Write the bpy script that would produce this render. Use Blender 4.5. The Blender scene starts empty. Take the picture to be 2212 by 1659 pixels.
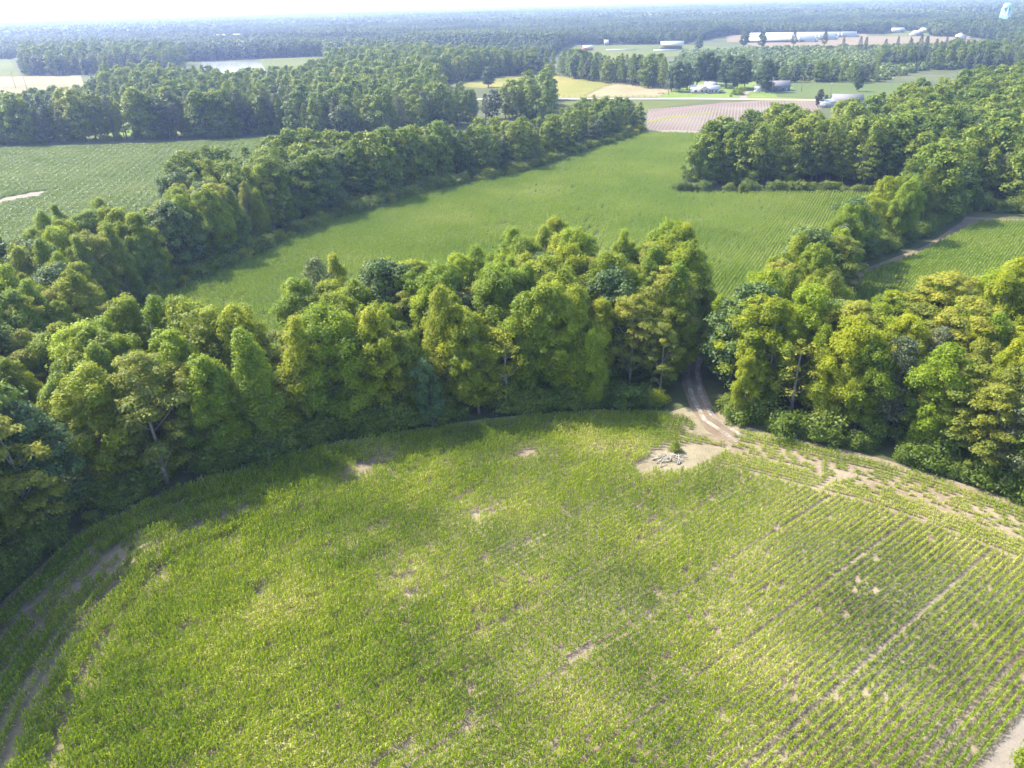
import bpy, math, random
import numpy as np
from mathutils import Matrix, Vector
random.seed(7)
RNG = np.random.default_rng(11)
scn = bpy.context.scene
COL = scn.collection

# ------------------------------------------------------------------ camera
CAM_H = 60.0
F_PX = 1579.0                      # focal length for a picture 2212 px wide
PITCH, ROLL = math.radians(27.58), math.radians(-1.4)
cam = bpy.data.cameras.new('camera'); camo = bpy.data.objects.new('camera', cam); COL.objects.link(camo)
Rm = Matrix.Rotation(math.pi/2-PITCH, 4, 'X') @ Matrix.Rotation(ROLL, 4, 'Z')
camo.matrix_world = Matrix.Translation((0, 0, CAM_H)) @ Rm
cam.sensor_width = 36.0; cam.lens = 36.0*F_PX/2212.0
cam.clip_start = 0.5; cam.clip_end = 40000
scn.camera = camo

# ------------------------------------------------------------------ sky, sun, exposure
SUN_EL = math.radians(49)
SUN_DIR = Vector((-0.86, 0.50, 0)).normalized()      # where the sun stands, seen on the ground
world = bpy.data.worlds.new('World'); scn.world = world; world.use_nodes = True
wn = world.node_tree; wn.nodes.clear()
wo = wn.nodes.new('ShaderNodeOutputWorld'); wb = wn.nodes.new('ShaderNodeBackground'); ws = wn.nodes.new('ShaderNodeTexSky')
ws.sky_type = 'NISHITA'; ws.sun_disc = False; ws.sun_elevation = SUN_EL
ws.sun_rotation = math.atan2(SUN_DIR.x, SUN_DIR.y)
ws.altitude = 100; ws.air_density = 1.0; ws.dust_density = 1.7; ws.ozone_density = .5
wb.inputs['Strength'].default_value = 0.15
wn.links.new(ws.outputs[0], wb.inputs[0]); wn.links.new(wb.outputs[0], wo.inputs[0])
sl = bpy.data.lights.new('sun', 'SUN'); sl.energy = 3.2; sl.angle = math.radians(0.6); sl.color = (1.0, 0.925, 0.78)
so = bpy.data.objects.new('sun', sl); COL.objects.link(so)
sv = Vector((SUN_DIR.x*math.cos(SUN_EL), SUN_DIR.y*math.cos(SUN_EL), math.sin(SUN_EL)))
so.rotation_euler = sv.to_track_quat('Z', 'Y').to_euler(); so.location = (0, 0, 300)
scn.view_settings.view_transform = 'Standard'; scn.view_settings.look = 'None'
scn.view_settings.exposure = 1.9; scn.view_settings.gamma = 1.0
cy = scn.cycles
cy.max_bounces = 7; cy.diffuse_bounces = 4; cy.glossy_bounces = 2; cy.transmission_bounces = 5
cy.transparent_max_bounces = 4; cy.volume_bounces = 1; cy.use_denoising = True
cy.sample_clamp_indirect = 6
scn.render.film_transparent = False

# ------------------------------------------------------------------ geometry of the view
RM = np.array(Rm.to_3x3())
def gp(px, py, h=0.0):
    """ground (or height h) point seen at a spot of the 2212 x 1659 picture"""
    d = RM @ np.array([(px-1106)/F_PX, -(py-829.5)/F_PX, -1.0]); t = (h-CAM_H)/d[2]
    return np.array([d[0]*t, d[1]*t])
def gf(px, py, h=0.0): return gp(px/1.80832, py/1.80832, h)
def proj(x, y, z):
    v = (np.stack([x, y, z-CAM_H+np.zeros_like(x)], -1)) @ RM
    return 1106+F_PX*v[..., 0]/-v[..., 2], 829.5-F_PX*v[..., 1]/-v[..., 2], -v[..., 2]
def in_view(x, y, z=8.0, m=120):
    px, py, d = proj(np.asarray(x, float), np.asarray(y, float), np.asarray(z, float)+0*np.asarray(x, float))
    return (d > 5) & (px > -m) & (px < 2212+m) & (py > -m) & (py < 1659+m)
def poly(pts): return np.array([gp(*p) for p in pts])
def inside(P, x, y):
    x = np.asarray(x, float); y = np.asarray(y, float); r = np.zeros(x.shape, bool)
    n = len(P)
    for i in range(n):
        x0, y0 = P[i]; x1, y1 = P[(i+1) % n]
        if y0 == y1: continue
        c = ((y0 > y) != (y1 > y)) & (x < (x1-x0)*(y-y0)/(y1-y0)+x0)
        r ^= c
    return r
def dist_line(L, x, y):
    d = np.full(np.shape(x), 1e9)
    for i in range(len(L)-1):
        a = L[i]; b = L[i+1]; ab = b-a; q = ab@ab
        t = np.clip(((x-a[0])*ab[0]+(y-a[1])*ab[1])/q, 0, 1)
        d = np.minimum(d, np.hypot(x-a[0]-t*ab[0], y-a[1]-t*ab[1]))
    return d
_T = np.random.default_rng(5).random((256, 256))
def vn(x, y, s, k=0):
    x = np.asarray(x)/s+k*17.3; y = np.asarray(y)/s+k*9.1
    xi = np.floor(x).astype(int); yi = np.floor(y).astype(int); fx = x-xi; fy = y-yi
    fx = fx*fx*(3-2*fx); fy = fy*fy*(3-2*fy)
    g = lambda i, j: _T[(xi+i) % 256, (yi+j) % 256]
    return (g(0,0)*(1-fx)+g(1,0)*fx)*(1-fy)+(g(0,1)*(1-fx)+g(1,1)*fx)*fy

# ------------------------------------------------------------------ materials
def new_mat(name):
    m = bpy.data.materials.new(name); m.use_nodes = True; n = m.node_tree; n.nodes.clear()
    o = n.nodes.new('ShaderNodeOutputMaterial'); return m, n, o
def ND(n, t, **k):
    a = n.nodes.new(t)
    for kk, v in k.items():
        if kk.startswith('i_'): a.inputs[kk[2:]].default_value = v
        else: setattr(a, kk, v)
    return a
def ramp(n, fac, stops, interp='LINEAR'):
    r = n.nodes.new('ShaderNodeValToRGB'); r.color_ramp.interpolation = interp
    e = r.color_ramp.elements
    while len(e) > 1: e.remove(e[-1])
    e[0].position = stops[0][0]; e[0].color = (*stops[0][1], 1)
    for p, c in stops[1:]:
        q = e.new(p); q.color = (*c, 1)
    if fac is not None: n.links.new(fac, r.inputs[0])
    return r.outputs[0]
def math_(n, op, a, b=None, c=None):
    m = n.nodes.new('ShaderNodeMath'); m.operation = op
    for i, v in enumerate((a, b, c)):
        if v is None: continue
        if isinstance(v, (int, float)): m.inputs[i].default_value = v
        else: n.links.new(v, m.inputs[i])
    return m.outputs[0]
def mixc(n, f, a, b, blend='MIX'):
    m = n.nodes.new('ShaderNodeMix'); m.data_type = 'RGBA'; m.blend_type = blend
    for i, v in ((0, f), (6, a), (7, b)):
        if isinstance(v, (int, float)): m.inputs[i].default_value = v
        elif isinstance(v, tuple): m.inputs[i].default_value = (*v, 1)
        else: n.links.new(v, m.inputs[i])
    return m.outputs[2]
def noise(n, vec, scale, detail=3, rough=.55):
    t = n.nodes.new('ShaderNodeTexNoise'); t.inputs['Scale'].default_value = scale
    t.inputs['Detail'].default_value = detail; t.inputs['Roughness'].default_value = rough
    if vec is not None: n.links.new(vec, t.inputs['Vector'])
    return t.outputs['Fac']
def leaf_mat(name, stops, trans=.35, rough=.55, spec=.3, obj_tint=True, loc_scale=None, var=.35, la=1.1):
    """foliage: colour from the leaf's own tint, the plant's own tint, thin leaves let light through"""
    m, n, o = new_mat(name)
    at = ND(n, 'ShaderNodeAttribute', attribute_name='tint')
    oi = n.nodes.new('ShaderNodeObjectInfo')
    f = at.outputs['Fac']
    r = math_(n, 'SUBTRACT', oi.outputs['Random'], .5)
    f = math_(n, 'ADD', f, math_(n, 'MULTIPLY', r, var))
    if loc_scale:
        nz = noise(n, oi.outputs['Location'], loc_scale, 2)
        f = math_(n, 'ADD', f, math_(n, 'MULTIPLY', math_(n, 'SUBTRACT', nz, .5), la))
    c = ramp(n, f, stops)
    if obj_tint: c = mixc(n, 1.0, c, oi.outputs['Color'], 'MULTIPLY')
    b = ND(n, 'ShaderNodeBsdfPrincipled'); b.inputs['Roughness'].default_value = rough
    b.inputs['Specular IOR Level'].default_value = spec
    t = ND(n, 'ShaderNodeBsdfTranslucent'); mx = ND(n, 'ShaderNodeMixShader'); mx.inputs[0].default_value = trans
    n.links.new(c, b.inputs['Base Color'])
    warm = mixc(n, 1.0, c, (1.35, 1.25, .55), 'MULTIPLY')
    n.links.new(warm, t.inputs['Color'])
    n.links.new(b.outputs[0], mx.inputs[1]); n.links.new(t.outputs[0], mx.inputs[2]); n.links.new(mx.outputs[0], o.inputs[0])
    return m
def soil_mat(name, stops, s1=.08, s2=1.2, bump=.3, rough=.95, stripes=None, s3=None):
    m, n, o = new_mat(name)
    g = n.nodes.new('ShaderNodeNewGeometry'); pos = g.outputs['Position']
    a = noise(n, pos, s1, 4, .6); b = noise(n, pos, s2, 4, .65)
    f = math_(n, 'ADD', math_(n, 'MULTIPLY', a, .6), math_(n, 'MULTIPLY', b, .4))
    c = ramp(n, f, stops)
    h = b
    if stripes:
        ang, period, col, amt = stripes
        mp = ND(n, 'ShaderNodeMapping'); mp.inputs['Rotation'].default_value = (0, 0, -ang)
        n.links.new(pos, mp.inputs['Vector'])
        w = ND(n, 'ShaderNodeTexWave', wave_type='BANDS', bands_direction='Y')
        w.inputs['Scale'].default_value = 2*math.pi/20/period*1.0
        w.inputs['Distortion'].default_value = .6; w.inputs['Detail'].default_value = 2
        w.inputs['Detail Scale'].default_value = .4
        n.links.new(mp.outputs[0], w.inputs['Vector'])
        big = noise(n, pos, .035, 3)
        st = math_(n, 'MULTIPLY', ramp(n, w.outputs['Fac'], [(.25, (0,)*3), (.7, (1,)*3)]), math_(n, 'MULTIPLY', amt, ramp(n, big, [(.3, (.35,)*3), (.6, (1,)*3)])))
        c = mixc(n, st, c, col); h = math_(n, 'ADD', b, math_(n, 'MULTIPLY', st, -1.0))
    p = ND(n, 'ShaderNodeBsdfPrincipled'); p.inputs['Roughness'].default_value = rough; p.inputs['Specular IOR Level'].default_value = .15
    bp = ND(n, 'ShaderNodeBump'); bp.inputs['Strength'].default_value = bump; bp.inputs['Distance'].default_value = .3
    n.links.new(h, bp.inputs['Height']); n.links.new(bp.outputs[0], p.inputs['Normal'])
    n.links.new(c, p.inputs['Base Color']); n.links.new(p.outputs[0], o.inputs[0]); return m
def plain(name, col, rough=.6, metal=0, var=.15, scale=2.0, bump=0, wave=None):
    m, n, o = new_mat(name)
    g = n.nodes.new('ShaderNodeNewGeometry'); nz = noise(n, g.outputs['Position'], scale, 4)
    c = ramp(n, nz, [(.3, tuple(x*(1-var) for x in col)), (.7, tuple(min(1, x*(1+var*.5)) for x in col))])
    p = ND(n, 'ShaderNodeBsdfPrincipled'); p.inputs['Roughness'].default_value = rough; p.inputs['Metallic'].default_value = metal
    n.links.new(c, p.inputs['Base Color'])
    if bump:
        bp = ND(n, 'ShaderNodeBump'); bp.inputs['Strength'].default_value = bump; bp.inputs['Distance'].default_value = .1
        n.links.new(nz, bp.inputs['Height']); n.links.new(bp.outputs[0], p.inputs['Normal'])
    n.links.new(p.outputs[0], o.inputs[0]); return m
MT = {}
MT['leaf'] = leaf_mat('broadleaf_foliage', [(0, (.085, .145, .008)), (.42, (.168, .222, .008)), (.75, (.28, .315, .010)), (1, (.36, .37, .015))], trans=.5)
MT['needle'] = leaf_mat('pine_foliage', [(0, (.035, .06, .022)), (.5, (.085, .115, .045)), (1, (.17, .19, .075))], trans=.2, spec=.4)
MT['dark'] = leaf_mat('oak_foliage', [(0, (.025, .05, .015)), (.5, (.06, .095, .025)), (1, (.12, .16, .04))], trans=.25)
MT['bush'] = leaf_mat('shrub_foliage', [(0, (.055, .10, .010)), (.5, (.11, .165, .014)), (1, (.20, .23, .03))], trans=.3, loc_scale=.06, obj_tint=False)
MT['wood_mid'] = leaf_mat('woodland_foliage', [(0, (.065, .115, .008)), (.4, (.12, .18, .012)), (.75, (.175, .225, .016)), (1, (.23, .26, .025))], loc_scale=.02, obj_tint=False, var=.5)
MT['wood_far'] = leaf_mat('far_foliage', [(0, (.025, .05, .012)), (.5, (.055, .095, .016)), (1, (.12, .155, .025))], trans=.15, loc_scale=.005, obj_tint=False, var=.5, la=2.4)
MT['scrub'] = leaf_mat('scrub_foliage', [(0, (.06, .10, .02)), (.5, (.12, .17, .03)), (1, (.21, .24, .07))], loc_scale=.012, obj_tint=False, trans=.2)
MT['corn'] = leaf_mat('corn_blades', [(0, (.06, .11, .002)), (.3, (.115, .19, .003)), (.5, (.185, .27, .003)), (.82, (.30, .36, .004)), (.93, (.46, .46, .17)), (1, (.50, .46, .24))], trans=.4, loc_scale=.06, obj_tint=False, var=.16, spec=.25, rough=.5, la=1.7)
MT['corn2'] = leaf_mat('corn_blades_dense', [(0, (.085, .16, .008)), (.45, (.15, .235, .010)), (.82, (.20, .27, .014)), (.93, (.32, .34, .13)), (1, (.38, .38, .18))], trans=.35, loc_scale=.03, obj_tint=False, var=.12, spec=.4)
MT['bean'] = leaf_mat('bean_leaves', [(0, (.085, .14, .012)), (.5, (.12, .18, .018)), (1, (.17, .22, .035))], trans=.25, loc_scale=.03, obj_tint=False, var=.1)
MT['bark'] = plain('bark', (.16, .125, .10), .9, var=.4, scale=3, bump=.6)
MT['palebark'] = plain('pale_bark', (.24, .215, .18), .9, var=.4, scale=3, bump=.5)
MT['white'] = plain('white_siding', (.40, .40, .40), .6, var=.06)
MT['whiteroof'] = plain('white_metal_roof', (.36, .37, .40), .5, var=.08)
MT['roofgrey'] = plain('grey_shingles', (.17, .165, .18), .85, var=.2, scale=5)
MT['rooflight'] = plain('light_grey_shingles', (.36, .36, .38), .85, var=.12, scale=5)
MT['bluegrey'] = plain('blue_grey_siding', (.13, .16, .20), .7, var=.1)
MT['darkgap'] = plain('dark_opening', (.04, .035, .035), .8)
MT['glass'] = plain('window_glass', (.05, .06, .07), .15)
MT['aqua'] = plain('aqua_paint', (.30, .52, .52), .5, var=.06)
MT['wood'] = plain('weathered_wood', (.22, .18, .14), .9, var=.3)
MT['rust'] = plain('rusty_roof', (.35, .15, .12), .8, var=.3)
MT['palelog'] = plain('bleached_wood', (.33, .30, .26), .9, var=.25, scale=6, bump=.5)
MT['car'] = plain('white_car_paint', (.75, .75, .76), .3, var=.02)
MT['tyre'] = plain('rubber', (.03, .03, .03), .8)
MT['metalgrey'] = plain('galvanised_metal', (.5, .5, .5), .4, .6)
MT['black'] = plain('black_plastic', (.04, .04, .045), .5)

# ------------------------------------------------------------------ mesh helpers
def mesh_np(name, V, Fq, mats, tint=None, midx=None, smooth=False):
    V = np.asarray(V, np.float32); me = bpy.data.meshes.new(name)
    me.vertices.add(len(V)); me.vertices.foreach_set('co', V.ravel())
    if isinstance(Fq, np.ndarray):
        k = Fq.shape[1]; nf = len(Fq); li = Fq.ravel(); ls = np.arange(nf)*k
    else:
        nf = len(Fq); li = np.array([i for f in Fq for i in f]); ls = np.cumsum([0]+[len(f) for f in Fq[:-1]]) if nf else np.zeros(0, int)
    if nf:
        me.loops.add(len(li)); me.loops.foreach_set('vertex_index', li.astype(np.int32))
        me.polygons.add(nf); me.polygons.foreach_set('loop_start', np.asarray(ls, np.int32))
        if midx is not None: me.polygons.foreach_set('material_index', np.asarray(midx, np.int32))
        if smooth: me.polygons.foreach_set('use_smooth', np.ones(nf, bool))
    if tint is not None:
        a = me.attributes.new('tint', 'FLOAT', 'FACE'); a.data.foreach_set('value', np.asarray(tint, np.float32))
    for m in (mats if isinstance(mats, (list, tuple)) else [mats]): me.materials.append(m)
    me.update(calc_edges=True); return me
def tag(o, label=None, cat=None, group=None, kind=None):
    if label: o['label'] = label
    if cat: o['category'] = cat
    if group: o['group'] = group
    if kind: o['kind'] = kind
    return o
def link(name, me, parent=None, loc=None, rz=0):
    o = bpy.data.objects.new(name, me); COL.objects.link(o)
    if parent: o.parent = parent
    if loc is not None: o.location = loc
    o.rotation_euler = (0, 0, rz); return o
def empty(name, loc, rz=0):
    o = bpy.data.objects.new(name, None); COL.objects.link(o); o.location = loc; o.rotation_euler = (0, 0, rz); o.empty_display_size = .5
    return o
class MB:
    def __init__(s): s.v = []; s.f = []
    def add(s, v, f): b = len(s.v); s.v += [tuple(p) for p in v]; s.f += [tuple(b+i for i in q) for q in f]; return s
    def box(s, x0, x1, y0, y1, z0, z1):
        return s.add([(x0,y0,z0),(x1,y0,z0),(x1,y1,z0),(x0,y1,z0),(x0,y0,z1),(x1,y0,z1),(x1,y1,z1),(x0,y1,z1)],
            [(3,2,1,0),(4,5,6,7),(0,1,5,4),(1,2,6,5),(2,3,7,6),(3,0,4,7)])
    def tube(s, a, b, r0, r1=None, n=6):
        r1 = r0 if r1 is None else r1; a = Vector(a); b = Vector(b); d = (b-a).normalized()
        u = d.orthogonal().normalized(); w = d.cross(u); v = []
        for p, r in ((a, r0), (b, r1)):
            for i in range(n):
                t = 2*math.pi*i/n; v.append(p+(u*math.cos(t)+w*math.sin(t))*r)
        f = [(i, (i+1) % n, n+(i+1) % n, n+i) for i in range(n)]+[tuple(range(n-1, -1, -1)), tuple(range(n, 2*n))]
        return s.add(v, f)
    def path(s, pts, rs, n=6):
        pts = [Vector(p) for p in pts]; v = []; f = []
        u = None
        for k, p in enumerate(pts):
            d = (pts[min(k+1, len(pts)-1)]-pts[max(k-1, 0)]).normalized()
            u = (d.orthogonal() if u is None else (u-d*u.dot(d))).normalized(); w = d.cross(u)
            for i in range(n):
                t = 2*math.pi*i/n; v.append(p+(u*math.cos(t)+w*math.sin(t))*rs[k])
        for k in range(len(pts)-1):
            f += [(k*n+i, k*n+(i+1) % n, (k+1)*n+(i+1) % n, (k+1)*n+i) for i in range(n)]
        f += [tuple(range(n-1, -1, -1)), tuple(range((len(pts)-1)*n, len(pts)*n))]
        return s.add(v, f)
    def prism(s, prof, x0, x1):   # profile in (y,z), extruded along x
        n = len(prof); v = [(x0, y, z) for y, z in prof]+[(x1, y, z) for y, z in prof]
        return s.add(v, [(i, i+n, (i+1) % n+n, (i+1) % n) for i in range(n)]+[tuple(range(n)), tuple(range(2*n-1, n-1, -1))])
    def build(s, name, mat, parent=None, loc=None, rz=0, smooth=False):
        return link(name, mesh_np(name, np.array(s.v), s.f, mat, smooth=smooth), parent, loc, rz)

# ------------------------------------------------------------------ scatter: ONE object, points and shapes in its own mesh
def scatter(name, templates, P, rz, sc, mat, label, cat, tid=None, sz=None, tint=None):
    """templates: list of (verts, quads, tint). P: Nx3 places."""
    V = []; Fq = []; T = []; TID = []; off = 0
    for k, (v, f, t) in enumerate(templates):
        V.append(v); Fq.append(f+off); T.append(t); TID.append(np.full(len(v), k)); off += len(v)
    n = len(P); V.append(P); V = np.concatenate(V); Fq = np.concatenate(Fq); T = np.concatenate(T)
    if tid is None: tid = RNG.integers(0, len(templates), n)
    if sz is None: sz = sc
    me = mesh_np(name, V, Fq, mat, T)
    def pa(nm, typ, a, b):
        at = me.attributes.new(nm, typ, 'POINT'); at.data.foreach_set('value', np.concatenate([a, b]).astype(np.int32 if typ == 'INT' else np.float32))
    z = np.zeros(off)
    pa('tid', 'INT', np.concatenate(TID), tid); pa('ispt', 'INT', z, np.ones(n))
    pa('rz', 'FLOAT', z, rz); pa('sxy', 'FLOAT', z, sc); pa('szz', 'FLOAT', z, sz)
    o = link(name, me)
    g = bpy.data.node_groups.new(name+'_nodes', 'GeometryNodeTree')
    g.interface.new_socket('Geometry', in_out='INPUT', socket_type='NodeSocketGeometry')
    g.interface.new_socket('Geometry', in_out='OUTPUT', socket_type='NodeSocketGeometry')
    N = g.nodes; L = g.links
    gi = N.new('NodeGroupInput'); go = N.new('NodeGroupOutput')
    def attr(nm, t):
        a = N.new('GeometryNodeInputNamedAttribute'); a.data_type = t; a.inputs['Name'].default_value = nm; return a.outputs['Attribute']
    sp = N.new('GeometryNodeSeparateGeometry'); sp.domain = 'POINT'
    L.new(gi.outputs[0], sp.inputs[0]); L.new(attr('ispt', 'INT'), sp.inputs['Selection'])
    jn = N.new('GeometryNodeJoinGeometry')
    for k in range(len(templates)):
        c = N.new('FunctionNodeCompare'); c.data_type = 'INT'; c.operation = 'EQUAL'
        ins = [i for i in c.inputs if i.type == 'INT']
        L.new(attr('tid', 'INT'), ins[0]); ins[1].default_value = k
        s2 = N.new('GeometryNodeSeparateGeometry'); s2.domain = 'POINT'
        L.new(sp.outputs['Inverted'], s2.inputs[0]); L.new(c.outputs[0], s2.inputs['Selection'])
        ti = N.new('GeometryNodeGeometryToInstance'); L.new(s2.outputs[0], ti.inputs[0]); L.new(ti.outputs[0], jn.inputs[0])
    ip = N.new('GeometryNodeInstanceOnPoints')
    L.new(sp.outputs['Selection'], ip.inputs['Points']); L.new(jn.outputs[0], ip.inputs['Instance'])
    ip.inputs['Pick Instance'].default_value = True
    L.new(attr('tid', 'INT'), ip.inputs['Instance Index'])
    cr = N.new('ShaderNodeCombineXYZ'); L.new(attr('rz', 'FLOAT'), cr.inputs[2]); L.new(cr.outputs[0], ip.inputs['Rotation'])
    cs = N.new('ShaderNodeCombineXYZ'); a = attr('sxy', 'FLOAT'); L.new(a, cs.inputs[0]); L.new(a, cs.inputs[1]); L.new(attr('szz', 'FLOAT'), cs.inputs[2])
    L.new(cs.outputs[0], ip.inputs['Scale']); L.new(ip.outputs[0], go.inputs[0])
    md = o.modifiers.new('scatter', 'NODES'); md.node_group = g
    return tag(o, label, cat, kind='stuff')

# ------------------------------------------------------------------ foliage shapes
def quads(C, N, size, rng, aspect=1.0, fold=.25):
    """leaf clumps: one bent quad each at C, facing N"""
    n = len(C); N = N/np.linalg.norm(N, axis=1, keepdims=True)
    r = rng.normal(size=(n, 3)); U = np.cross(N, r); U /= np.linalg.norm(U, axis=1, keepdims=True); W = np.cross(N, U)
    s = size[:, None]; b = fold*s*N*rng.uniform(-1, 1, (n, 1))
    V = np.stack([C-U*s*.5-W*s*.18*aspect, C-W*s*.5*aspect+b, C+U*s*.5+W*s*.12*aspect, C+W*s*.5*aspect+b], 1).reshape(-1, 3)
    return V, np.arange(n*4).reshape(n, 4)
def prof_oval(t): return np.sin(np.pi*np.clip(t, 0, 1)**.85)**.6
def prof_cone(t): return (1-t)**.62*np.minimum(1, .45+t*3)
def prof_dome(t): return np.sqrt(np.clip(1-t**2.2, 0, 1))*np.minimum(1, .55+t*1.5)
def crown(seed, H, W, z0, prof, nl, per, leaf, lobe=.17, up=.5, flat=.8, lobevar=.35):
    rng = np.random.default_rng(seed); C = []; N = []; S = []; T = []
    ctr = []
    ax = rng.uniform(-.12, .12, 2)
    for i in range(nl):
        t = (i+.5)/nl; t = t+rng.uniform(-.05, .05); t = min(max(t, 0), 1)
        r = float(prof(np.array(t)))*W/2; a = i*2.39996+rng.uniform(-.6, .6)
        q = r*rng.uniform(.38, 1.06) if i < nl-2 else r*.2
        lr = W*lobe*rng.uniform(1-lobevar, 1+lobevar)*(.8+.4*min(1, r/(W/2)))
        z = z0+(H-z0)*t
        c = np.array([q*math.cos(a)+ax[0]*(z-z0), q*math.sin(a)+ax[1]*(z-z0), min(z+rng.normal(0, .45), H-lr*.5)]); ctr.append((c, lr, a, t))
        m = int(per*(lr/(W*lobe))**1.7)
        d = rng.normal(size=(m, 3)); d[:, 2] = np.where(d[:, 2] < -.3, -d[:, 2], d[:, 2]); d /= np.linalg.norm(d, axis=1, keepdims=True)
        lump = 1+.22*np.sin(d[:, 0]*5+i)*np.sin(d[:, 1]*5+2*i)*np.sin(d[:, 2]*4+i*.7)
        R = lr*lump*(.62+.62*rng.random(m)**1.3)
        p = c+d*R[:, None]*np.array([1, 1, flat]); C.append(p)
        nn = d+np.array([0, 0, up])+rng.normal(size=(m, 3))*.45; N.append(nn)
        S.append(leaf*rng.uniform(.4, 1.3, m)); T.append(np.clip(.5+rng.normal(0, .08)+rng.normal(0, .10, m)+.10*(t-.5), 0, 1))
    C = np.concatenate(C); N = np.concatenate(N); S = np.concatenate(S); T = np.concatenate(T)
    V, Fq = quads(C, N, S, rng); return (V, Fq, T), ctr
def pine_crown(seed, H, W, z0, nl, per, leaf):
    rng = np.random.default_rng(seed); C = []; N = []; S = []; T = []; ctr = []
    for i in range(nl):
        t = i/nl; a = i*2.4+rng.uniform(-.5, .5); r = W/2*(1-t)**.55*min(1, .6+2*t)
        q = r*rng.uniform(.5, 1.0); z = z0+(H-z0)*t*.97; lr = W*rng.uniform(.13, .21)*(1.1-.4*t)
        c = np.array([q*math.cos(a), q*math.sin(a), z]); ctr.append((c, lr, a, t))
        m = per; d = rng.normal(size=(m, 3)); d /= np.linalg.norm(d, axis=1, keepdims=True)
        p = c+d*lr*rng.uniform(.2, 1.1, (m, 1))*np.array([1, 1, .42]); C.append(p)
        N.append(d*.5+np.array([0, 0, .5])+rng.normal(size=(m, 3))*.6); S.append(leaf*rng.uniform(.5, 1.3, m)); T.append(np.clip(.5+rng.normal(0, .1)+rng.normal(0, .12, m), 0, 1))
    C = np.concatenate(C); N = np.concatenate(N); S = np.concatenate(S); T = np.concatenate(T)
    V, Fq = quads(C, N, S, rng, aspect=.55); return (V, Fq, T), ctr
def trunk_mesh(name, H, ctr, r0, mat, seed, top=.86, nb=12):
    rng = random.Random(seed); mb = MB(); pts = []; rs = []
    for k in range(6):
        t = k/5; pts.append((rng.uniform(-.25, .25)*t*1.5, rng.uniform(-.25, .25)*t*1.5, H*top*t-(.1 if k == 0 else 0))); rs.append(r0*(1-.8*t)*(1.25 if k == 0 else 1))
    mb.path(pts, rs, 7)
    cs = sorted(ctr, key=lambda q: -q[1])[:nb]
    for c, lr, a, t in cs:
        zb = max(H*.12, c[2]-math.hypot(c[0], c[1])*.9-.5); zb = min(zb, H*top*.95); f = zb/(H*top)
        p0 = Vector((0, 0, zb)); p2 = Vector(c); p1 = p0.lerp(p2, .5)+Vector((0, 0, -.25)); r = r0*(1-.8*f)*.5
        mb.path([p0, p1, p2], [r, r*.65, r*.25], 5)
    return mesh_np(name, np.array(mb.v), mb.f, mat, smooth=True)
def jig(rng, *a): return [rng.uniform(*x) for x in a]
rg = random.Random(3)
SHP = {k: [] for k in ('round', 'tall', 'feather', 'pine', 'oak', 'sparse')}
LIB = {'round': [], 'tall': [], 'feather': [], 'pine': [], 'oak': [], 'sparse': []}      # kind -> list of (crown mesh, trunk mesh, H, W)
def add_kind(kind, k, seed, H, W, z0, prof, nl, per, leaf, mat, bark, **kw):
    if kind == 'pine': sh, ctr = pine_crown(seed, H, W, z0, nl, per, leaf)
    else: sh, ctr = crown(seed, H, W, z0, prof, nl, per, leaf, **kw)
    SHP[kind].append(sh); LIB[kind].append((mesh_np('crown', sh[0], sh[1], mat, sh[2]), trunk_mesh('trunk', H, ctr, .28 if kind != 'oak' else .5, bark, seed), H, W))
for k in range(7):
    add_kind('round', k, 100+k, 17, rg.uniform(7.2, 9.6), 2.0+rg.uniform(-1, 1.5), prof_oval, 100, 290, .26, MT['leaf'], MT['bark'], lobe=.098, flat=1.3, lobevar=.5)
for k in range(6):
    add_kind('tall', k, 200+k, 19, rg.uniform(6.4, 8.2), 2.0, prof_cone, 84, 240, .26, MT['leaf'], MT['palebark'], lobe=.12, flat=1.45, lobevar=.5)
for k in range(3):
    add_kind('feather', k, 300+k, 16, rg.uniform(8.5, 10.5), 4.0, prof_dome, 75, 170, .28, MT['leaf'], MT['palebark'], lobe=.09, up=.9, flat=.55)
for k in range(2):
    add_kind('sparse', k, 350+k, 15, 7.5, 3.5, prof_dome, 60, 26, .28, MT['leaf'], MT['palebark'], lobe=.09, up=.9, flat=.6)
for k in range(4):
    add_kind('pine', k, 400+k, 20, rg.uniform(7.5, 9), 5.0+k, None, 56, 170, .34, MT['needle'], MT['bark'])
for k in range(4):
    add_kind('oak', k, 500+k, 19, rg.uniform(11, 14), 2.5, prof_dome, 70, 300, .42, MT['dark'], MT['bark'], lobe=.12)
def bush_shape(seed, H=2.2, W=3.2, nl=14, per=110, leaf=.19):
    s, _ = crown(seed, H, W, .25, prof_dome, nl, per, leaf, lobe=.2, up=.5, flat=.9); return s
BUSH = [bush_shape(600+k) for k in range(5)]

# ------------------------------------------------------------------ the field edge and the open land
FB = np.array([(-47, 10), (-55, 30), (-59.5, 47), (-60, 60), (-57, 76), (-50, 84), (-41, 89.5), (-29, 96), (-15, 100.5), (-1, 103.5), (13, 105), (26, 104), (36, 98.5), (45, 93.5), (53, 89), (60, 83.5), (67, 77), (78, 64), (90, 45)], float)
def resample(L, step):
    s = np.r_[0, np.cumsum(np.hypot(*np.diff(L, axis=0).T))]; q = np.arange(0, s[-1], step)
    return np.stack([np.interp(q, s, L[:, 0]), np.interp(q, s, L[:, 1])], 1)
FBs = resample(FB, 1.0)
for _ in range(6): FBs[1:-1] = (FBs[:-2]+2*FBs[1:-1]+FBs[2:])/4
NEAR = np.concatenate([FBs, np.array([(70, 10), (0, -10)])])
TRACK = poly([(1545, 925), (1515, 880), (1495, 830), (1495, 790), (1510, 740), (1545, 690), (1575, 650)])
Z = {}
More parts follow.
